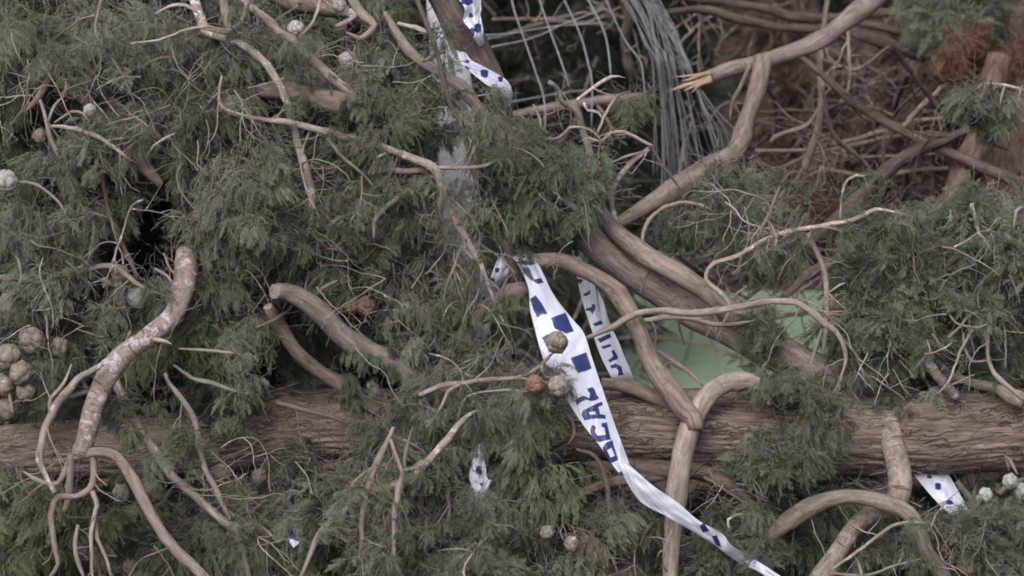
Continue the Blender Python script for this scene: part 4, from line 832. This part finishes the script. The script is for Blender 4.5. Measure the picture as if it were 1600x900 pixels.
# ============================================================ WIRES, POST, BALL
def wiremat(name, c, rgh=.5, metal=.3):
    m, T, N, L, B = mat(name); tc = N.new('ShaderNodeTexCoord'); a = noise_n(N, L, tc.outputs['Object'], 30, 4, .6)
    r = ramp(N, [(.3, tuple(v * .7 for v in c)), (.7, c)]); L.new(a.outputs['Fac'], r.inputs[0]); L.new(r.outputs[0], B.inputs['Base Color']); B.inputs['Roughness'].default_value = rgh; B.inputs['Metallic'].default_value = metal; return m
M['wire'] = wiremat('galvanised_wire', (.25, .255, .275)); M['post'] = wiremat('pale_grey_paint', (.42, .43, .47), .6, 0); M['ball'] = wiremat('orange_rubber', (.62, .26, .14), .6, 0)
t = Thing('wire_fence', 'crushed grey wire fence, its wires bent over into a drooping bundle, top centre', 'fence', P(1050, 450, 1.4))
for pts in ([(797, -20), (803, 15), (816, 52), (836, 110), (850, 155), (852, 210)], [(836, -20), (860, 50), (880, 105), (890, 138)], [(872, -20), (905, 50), (918, 95), (925, 130), (924, 200)], [(908, -20), (940, 40), (950, 75), (955, 125)], [(938, -20), (975, 60), (1000, 95), (1006, 130), (1012, 190)]):
    br(t, 'wire', [(x, y, 3.0) for x, y in pts], (1.5, 1.45), M['wire'], wob=.4, n=6, rough=0)
for pts in ([(755, 55), (800, 52), (860, 42), (950, 35)], [(760, 75), (830, 60), (880, 38), (950, 12)], [(790, 160), (840, 152), (880, 145), (930, 140)]):
    br(t, 'wire', [(x, y, 2.8) for x, y in pts], (1.55, 1.6), M['wire'], wob=.8, n=6, rough=0)
for k in range(34):
    q = k / 33; x0 = 955 + 58 * q + random.uniform(-10, 10); w = random.choice((1.3, 1.7, 2.2)); g = random.gauss(0, 8)
    fall = random.uniform(0, 1) if q > .35 else random.uniform(.75, 1)      # how early the wire leaves the bundle
    kx, ky = 1083 - 70 * fall * (1 - q * .4) + g, 112 - 25 * fall + random.uniform(-8, 8)
    xe = kx + 66 * (1 - fall) ** .7 + 6 + random.uniform(-26, 14) * (1 - fall) - 6 * fall; ye = 212 + 40 * random.random() + 45 * fall
    pts = [(x0, -30, w), (x0 * .62 + kx * .38 + 6, 20 + g * .4, w), (x0 * .22 + kx * .78 + 3, 72, w), (kx, ky, w), (kx * .6 + xe * .4 + 3, ky * .55 + ye * .45, w), (xe, ye, w * .9)]
    if random.random() < .45: pts.append((xe - random.uniform(-4, 14), ye + random.uniform(50, 190), w * .8))
    br(t, 'wire', pts, (1.45, 1.3 + random.uniform(-.12, .14), 1.35), M['wire'], wob=1.4, n=5, rough=0)

def boxmesh(w, dpt, h, bev=.004):
    V = []; F = []
    prof = [(-w + bev, -dpt), (w - bev, -dpt), (w, -dpt + bev), (w, dpt - bev), (w - bev, dpt), (-w + bev, dpt), (-w, dpt - bev), (-w, -dpt + bev)]
    for z in (0, h): V += [(x, y, z) for x, y in prof]
    F = [[i, (i + 1) % 8, 8 + (i + 1) % 8, 8 + i] for i in range(8)] + [[8, 9, 10, 11], [8, 11, 12, 15], [12, 13, 14, 15], [3, 2, 1, 0], [7, 4, 3, 0], [7, 6, 5, 4]]
    return V, F
a, b = P(728, 420, .42), P(692, -60, .42)
t = Thing('fence_post', 'pale grey flat post leaning behind the boughs, top centre', 'post', Vector((a.x + .03, a.y, 0)))
V, F = boxmesh(.033, .012, (b - a).length + .55)
p = link('post', mesh_np('post', V, F, [M['post']], None, False), t)
dv = (b - a).normalized(); p.location = a - dv * .5 - t.at; p.rotation_euler = dv.to_track_quat('Z', 'Y').to_euler(); p.rotation_euler = (math.atan2(-dv.y, dv.z), math.atan2(dv.x, dv.z), 0)
def cyl_part(name, c0, c1, r, m, t):
    C = np.linspace(np.array(c0), np.array(c1), 5); V, F, K = tube(C, np.full(5, r), 12, 0); return link(name, mesh_np(name, V - np.array(t.at), F, [m], {'bk': ('FLOAT_VECTOR', K)}), t)
for y in (30, 155, 300):
    x = 692 + (728 - 692) * (y + 60) / 480; cyl_part('bolt', P(x, y, .40), P(x, y, .412), .005, M['wire'], t)

V, F = [], []
nu, nv = 32, 20
for j in range(nv + 1):
    for i in range(nu):
        th, ph = 2 * math.pi * i / nu, math.pi * j / nv; q = 1 - .03 * math.exp(-((ph - math.pi / 2) / .05) ** 2); V.append((.03 * q * math.sin(ph) * math.cos(th), .03 * q * math.sin(ph) * math.sin(th), .03 * q * math.cos(ph)))
F = [[j * nu + i, (j + 1) * nu + i, (j + 1) * nu + (i + 1) % nu, j * nu + (i + 1) % nu] for j in range(nv) for i in range(nu)]
bp_ = P(1302, 484, 3.9); o = link('ball', mesh_np('ball', V, F, [M['ball']])); o.location = (bp_.x, bp_.y, bp_.z); tag(o, 'small blurred orange ball at the far edge of the lawn gap', 'ball')

# ============================================================ POLICE TAPE
def tapemat(name, col, tr=.25):
    m, T, N, L, B = mat(name); B.inputs['Base Color'].default_value = (*col, 1); B.inputs['Roughness'].default_value = .38; B.inputs['Specular IOR Level'].default_value = .4
    tb = N.new('ShaderNodeBsdfTranslucent'); tb.inputs[0].default_value = (*col, 1); mx = N.new('ShaderNodeMixShader'); mx.inputs[0].default_value = tr
    L.new(B.outputs[0], mx.inputs[1]); L.new(tb.outputs[0], mx.inputs[2]); L.new(mx.outputs[0], N['Material Output'].inputs[0])
    tc = N.new('ShaderNodeTexCoord'); a = noise_n(N, L, tc.outputs['Object'], 45, 3, .5); bp = N.new('ShaderNodeBump'); bp.inputs['Strength'].default_value = .25; bp.inputs['Distance'].default_value = .003; L.new(a.outputs['Fac'], bp.inputs['Height']); L.new(bp.outputs[0], B.inputs['Normal'])
    return m
M['tape'] = tapemat('white_tape', (.66, .70, .84)); M['ink'] = tapemat('blue_print', (.024, .036, .145), .12)
def inside(poly, x, y):
    c = False; n = len(poly); j = n - 1
    for i in range(n):
        xi, yi = poly[i]; xj, yj = poly[j]
        if (yi > y) != (yj > y) and x < (xj - xi) * (y - yi) / (yj - yi) + xi: c = not c
        j = i
    return c
def tape(name, t, rows, ink, holes=(), bulge=.006, nx=64, step=1.1, crease=.0012):
    """rows: (left x, left y, left depth, right x, right y, right depth); the print is laid out on the flat sheet"""
    A = catmull(np.array([[r[0], r[1], r[2] * 1000, r[3], r[4], r[5] * 1000] for r in rows], float), step)
    V, X = [], []; SEED[0] += 5; s = SEED[0]
    for k, a in enumerate(A):
        for i in range(nx + 1):
            u = i / nx; x, y, d = a[0] * (1 - u) + a[3] * u, a[1] * (1 - u) + a[4] * u, (a[2] * (1 - u) + a[5] * u) / 1000
            d -= bulge * math.sin(math.pi * u) * (1 + .5 * noise.noise((k * step * .02, s, 3))) + crease * noise.noise((u * 3.2, k * step * .035, s)) * 2.5 + crease * .5 * abs(noise.noise((u * 6 + k * step * .05, k * step * .012, s + 4))) * 3
            V.append(P(x, y, d)); X.append((x, y))
    W_ = nx + 1; F, mi = [], []
    boxes = [(min(p[0] for p in q), min(p[1] for p in q), max(p[0] for p in q), max(p[1] for p in q)) for q in ink]
    for k in range(len(A) - 1):
        for i in range(nx):
            F.append([k * W_ + i, k * W_ + i + 1, (k + 1) * W_ + i + 1, (k + 1) * W_ + i])
            x = (X[k * W_ + i][0] + X[(k + 1) * W_ + i + 1][0]) / 2; y = (X[k * W_ + i][1] + X[(k + 1) * W_ + i + 1][1]) / 2
            on = any(b[0] <= x <= b[2] and b[1] <= y <= b[3] and inside(q, x, y) for q, b in zip(ink, boxes)) and not any(inside(q, x, y) for q in holes)
            mi.append(1 if on else 0)
    me = mesh_np(name, np.array([list(v) for v in V]) - np.array(t.at), F, [M['tape'], M['ink']], None, True, mi)
    return link(name, me, t)
z6 = lambda pts: [(850 + x / 6, 560 + y / 6) for x, y in pts]
z3 = lambda pts: [(800 + x / 3, 600 + y / 3) for x, y in pts]
z5 = lambda pts: [(740 + x / 6, 380 + y / 6) for x, y in pts]
z8 = lambda pts: [(880 + x / 4.09, 380 + y / 4.09) for x, y in pts]
INK1 = [
  z5([(395, 170), (470, 160), (560, 165), (580, 190), (540, 208), (440, 196), (400, 190)]),
  z5([(440, 80), (520, 95), (560, 140), (560, 165), (520, 160), (490, 110), (430, 95)]),
  z5([(450, 232), (480, 222), (520, 235), (545, 290), (565, 335), (560, 355), (530, 345), (500, 300), (470, 270)]),
  z5([(560, 340), (635, 325), (658, 370), (600, 382), (570, 365)]),
  z5([(530, 525), (580, 487), (640, 565), (695, 665), (640, 665), (598, 702), (560, 620)]),
  z5([(725, 700), (862, 650), (940, 825), (870, 848), (760, 800)]),
  z5([(640, 885), (700, 850), (720, 900), (735, 960), (760, 1040), (710, 1020), (670, 940)]),
  z6([(250, -5), (400, -60), (445, 95), (390, 120), (320, 136), (290, 90)]),
  z6([(40, 90), (80, 80), (100, 150), (65, 165)]),
  z6([(290, 390), (370, 348), (425, 375), (432, 332), (400, 285), (460, 267), (516, 380), (450, 402), (395, 387), (345, 410), (308, 440)]),
  z6([(545, 403), (552, 437), (512, 458), (525, 520), (577, 530), (581, 570), (490, 562), (378, 581), (350, 525), (365, 488), (500, 420)]),
  z6([(590, 600), (627, 760), (512, 786), (460, 757), (433, 680), (445, 628), (468, 626), (487, 650), (477, 690), (500, 725), (577, 716), (566, 650), (540, 640), (540, 608)]),
  z3([(424, 300), (438, 276), (470, 262), (498, 356), (466, 372), (436, 340)]),
  z3([(498, 416), (514, 408), (524, 432), (510, 442)]),
  [(1093, 822), (1100, 816), (1108, 830), (1098, 832)], [(1112, 838), (1120, 836), (1128, 856), (1119, 852)]]
HOLE1 = [z6([(420, 503), (480, 497), (483, 527), (430, 522)]), z3([(446, 312), (466, 298), (482, 336), (462, 346)])]
t = Thing('police_tape', 'broad blue and white chequered tape lettered OCAL, looped over the gnarled branch', 'tape', P(800, 400, -.05))
tape('ribbon', t, [(796, 404, .03, 822, 396, .03), (800, 402, -.01, 832, 398, -.01), (808, 412, -.045, 838, 406, -.04), (818, 430, -.055, 850, 430, -.045), (826, 452, -.06, 866, 462, -.05), (828, 482, -.06, 893, 497, -.05),
  (835, 512, -.07, 912, 520, -.06), (846, 552, -.08, 924, 556, -.07), (858, 578, -.085, 934, 586, -.075), (884, 622, -.09, 947, 624, -.08), (910, 662, -.095, 961, 664, -.08), (935, 694, -.10, 975, 702, -.085), (957, 726, -.10, 987, 733, -.09), (972, 745, -.10, 994, 738, -.095)], INK1, HOLE1)
tape('ribbon', t, [(960, 722, -.102, 985, 728, -.105), (974, 744, -.10, 996, 738, -.11), (1000, 783, -.095, 1022, 760, -.11), (1040, 806, -.09, 1060, 786, -.10), (1078, 828, -.08, 1090, 812, -.09), (1118, 852, -.06, 1128, 834, -.07), (1134, 865, -.05, 1143, 852, -.055), (1160, 882, -.0, 1170, 868, .0), (1186, 894, -.05, 1192, 882, -.05), (1225, 925, -.05, 1232, 908, -.05)], INK1, (), .003, 28)
tape('ribbon', t, [(806, 396, .02, 790, 394, -.01), (798, 400, .02, 778, 404, -.02), (796, 412, .0, 770, 424, -.02), (794, 430, .0, 762, 446, -.01), (778, 450, .03, 754, 468, .02), (766, 478, .03, 750, 494, .03), (764, 508, .02, 751, 514, .02), (760, 530, .04, 752, 534, .04)],
  [z5([(200, 230), (250, 235), (235, 270), (205, 280)]), z5([(160, 320), (200, 335), (195, 380), (150, 360)]), z5([(330, 90), (380, 70), (400, 110), (350, 120)]), z5([(60, 680), (150, 670), (170, 740), (70, 765)]), z5([(60, 510), (110, 500), (110, 560), (60, 560)])], (), .004, 40)

t = Thing('police_tape', 'narrower lettered blue and white tape hanging behind the arched limb, right of the broad tape', 'tape', P(905, 400, .12))
tape('ribbon', t, [(893, 390, .12, 899, 392, .13), (896, 402, .09, 908, 404, .10), (900, 425, .10, 915, 424, .11), (904, 446, .10, 928, 442, .11), (911, 474, .10, 942, 470, .12), (922, 508, .10, 953, 505, .12), (934, 545, .10, 967, 535, .12), (945, 570, .10, 977, 560, .12), (956, 592, .10, 989, 588, .12), (968, 625, .16, 1000, 620, .16)],
  [z8([(70, 50), (100, 60), (95, 90), (70, 80)]), z8([(85, 225), (130, 235), (110, 260), (90, 255)]), z8([(125, 330), (170, 300), (172, 325), (140, 340)]), z8([(140, 420), (185, 405), (180, 385), (205, 395), (205, 415), (190, 455), (170, 430), (150, 435)]),
   z8([(188, 515), (240, 492), (255, 515), (205, 532)]), z8([(220, 612), (300, 575), (310, 600), (235, 638)]), z8([(240, 660), (300, 643), (310, 660), (252, 675)]), z8([(285, 750), (322, 720), (305, 692), (325, 678), (350, 728), (345, 742), (300, 760)]),
   z8([(298, 782), (335, 768), (372, 790), (385, 840), (350, 850), (352, 818), (335, 795), (310, 800)])], (), .004, 34)
t = Thing('police_tape', 'crumpled chequered tape twisted round the dark limb at the top edge', 'tape', P(740, 0, .12))
def spots(cs): return [[(cx + rx * math.cos(a) * (1 + .2 * math.sin(3 * a + cx)), cy + ry * math.sin(a)) for a in (.6, 1.3, 2.4, 3.9, 4.6, 5.5)] for cx, cy, rx, ry in cs]
tape('ribbon', t, [(706, -40, .15, 726, -48, .16), (716, -5, .12, 748, -12, .16), (726, 14, .11, 752, 12, .15), (724, 32, .12, 751, 24, .14), (734, 46, .11, 754, 40, .14), (742, 62, .11, 756, 60, .14), (752, 76, .17, 757, 72, .19)], spots([(730, 0, 11, 9), (746, 44, 7, 8), (738, 50, 5, 7), (736, 24, 4, 4)]), (), .007, 34, 1.1, .004)
tape('ribbon', t, [(700, 82, .24, 708, 74, .24), (712, 78, .18, 722, 72, .2), (722, 100, .12, 735, 92, .14), (742, 118, .10, 756, 104, .13), (760, 132, .09, 778, 116, .13), (776, 140, .10, 794, 128, .13), (785, 152, .11, 801, 146, .14), (790, 168, .16, 798, 166, .18)], spots([(757, 115, 8, 7), (782, 124, 5, 5), (728, 110, 6, 7), (730, 96, 4, 3)]), (), .006, 34, 1.1, .003)
tape('ribbon', t, [(690, 40, .30, 700, 44, .30), (684, 60, .29, 694, 64, .29), (688, 85, .3, 697, 84, .3)], [], (), .003, 12)
for label, rows, ink in (
  ('torn strip of tape just visible among leaves below the trunk, bottom centre', [(746, 690, -.07, 758, 694, -.06), (740, 715, -.10, 758, 720, -.09), (733, 742, -.10, 762, 748, -.08), (737, 762, -.10, 768, 752, -.08), (733, 780, -.10, 750, 784, -.09), (724, 800, -.05, 735, 800, -.04)], spots([(748, 735, 6, 8), (745, 712, 4, 4), (738, 775, 3, 3), (752, 757, 4, 3)])),
  ('folded strip of chequered tape hanging under the trunk, lower right', [(1395, 700, .16, 1452, 700, .19), (1428, 742, .09, 1480, 738, .12), (1458, 778, .05, 1500, 772, .07), (1486, 806, .02, 1518, 806, .05), (1510, 830, .10, 1535, 830, .12)], spots([(1466, 760, 6, 6), (1484, 785, 7, 4), (1506, 801, 8, 5), (1452, 745, 5, 3)])),
  ('scrap of chequered tape caught below the dark limb, above centre', [(734, 206, .10, 750, 204, .13), (740, 222, .09, 762, 216, .12), (746, 240, .09, 764, 236, .12), (752, 256, .12, 766, 250, .14)], spots([(738, 222, 4, 5), (752, 214, 4, 3)])),
  ('dull blue scrap of tape lying in the leaves, bottom left of centre', [(446, 826, -.04, 462, 818, -.02), (450, 842, -.05, 478, 826, -.02), (458, 856, -.05, 482, 838, -.02)], spots([(462, 834, 16, 12)]))):
    t = Thing('police_tape', label, 'tape', P(rows[0][0], rows[0][1], rows[0][2])); tape('ribbon', t, rows, ink, (), .005, 30, 1.1, .003)
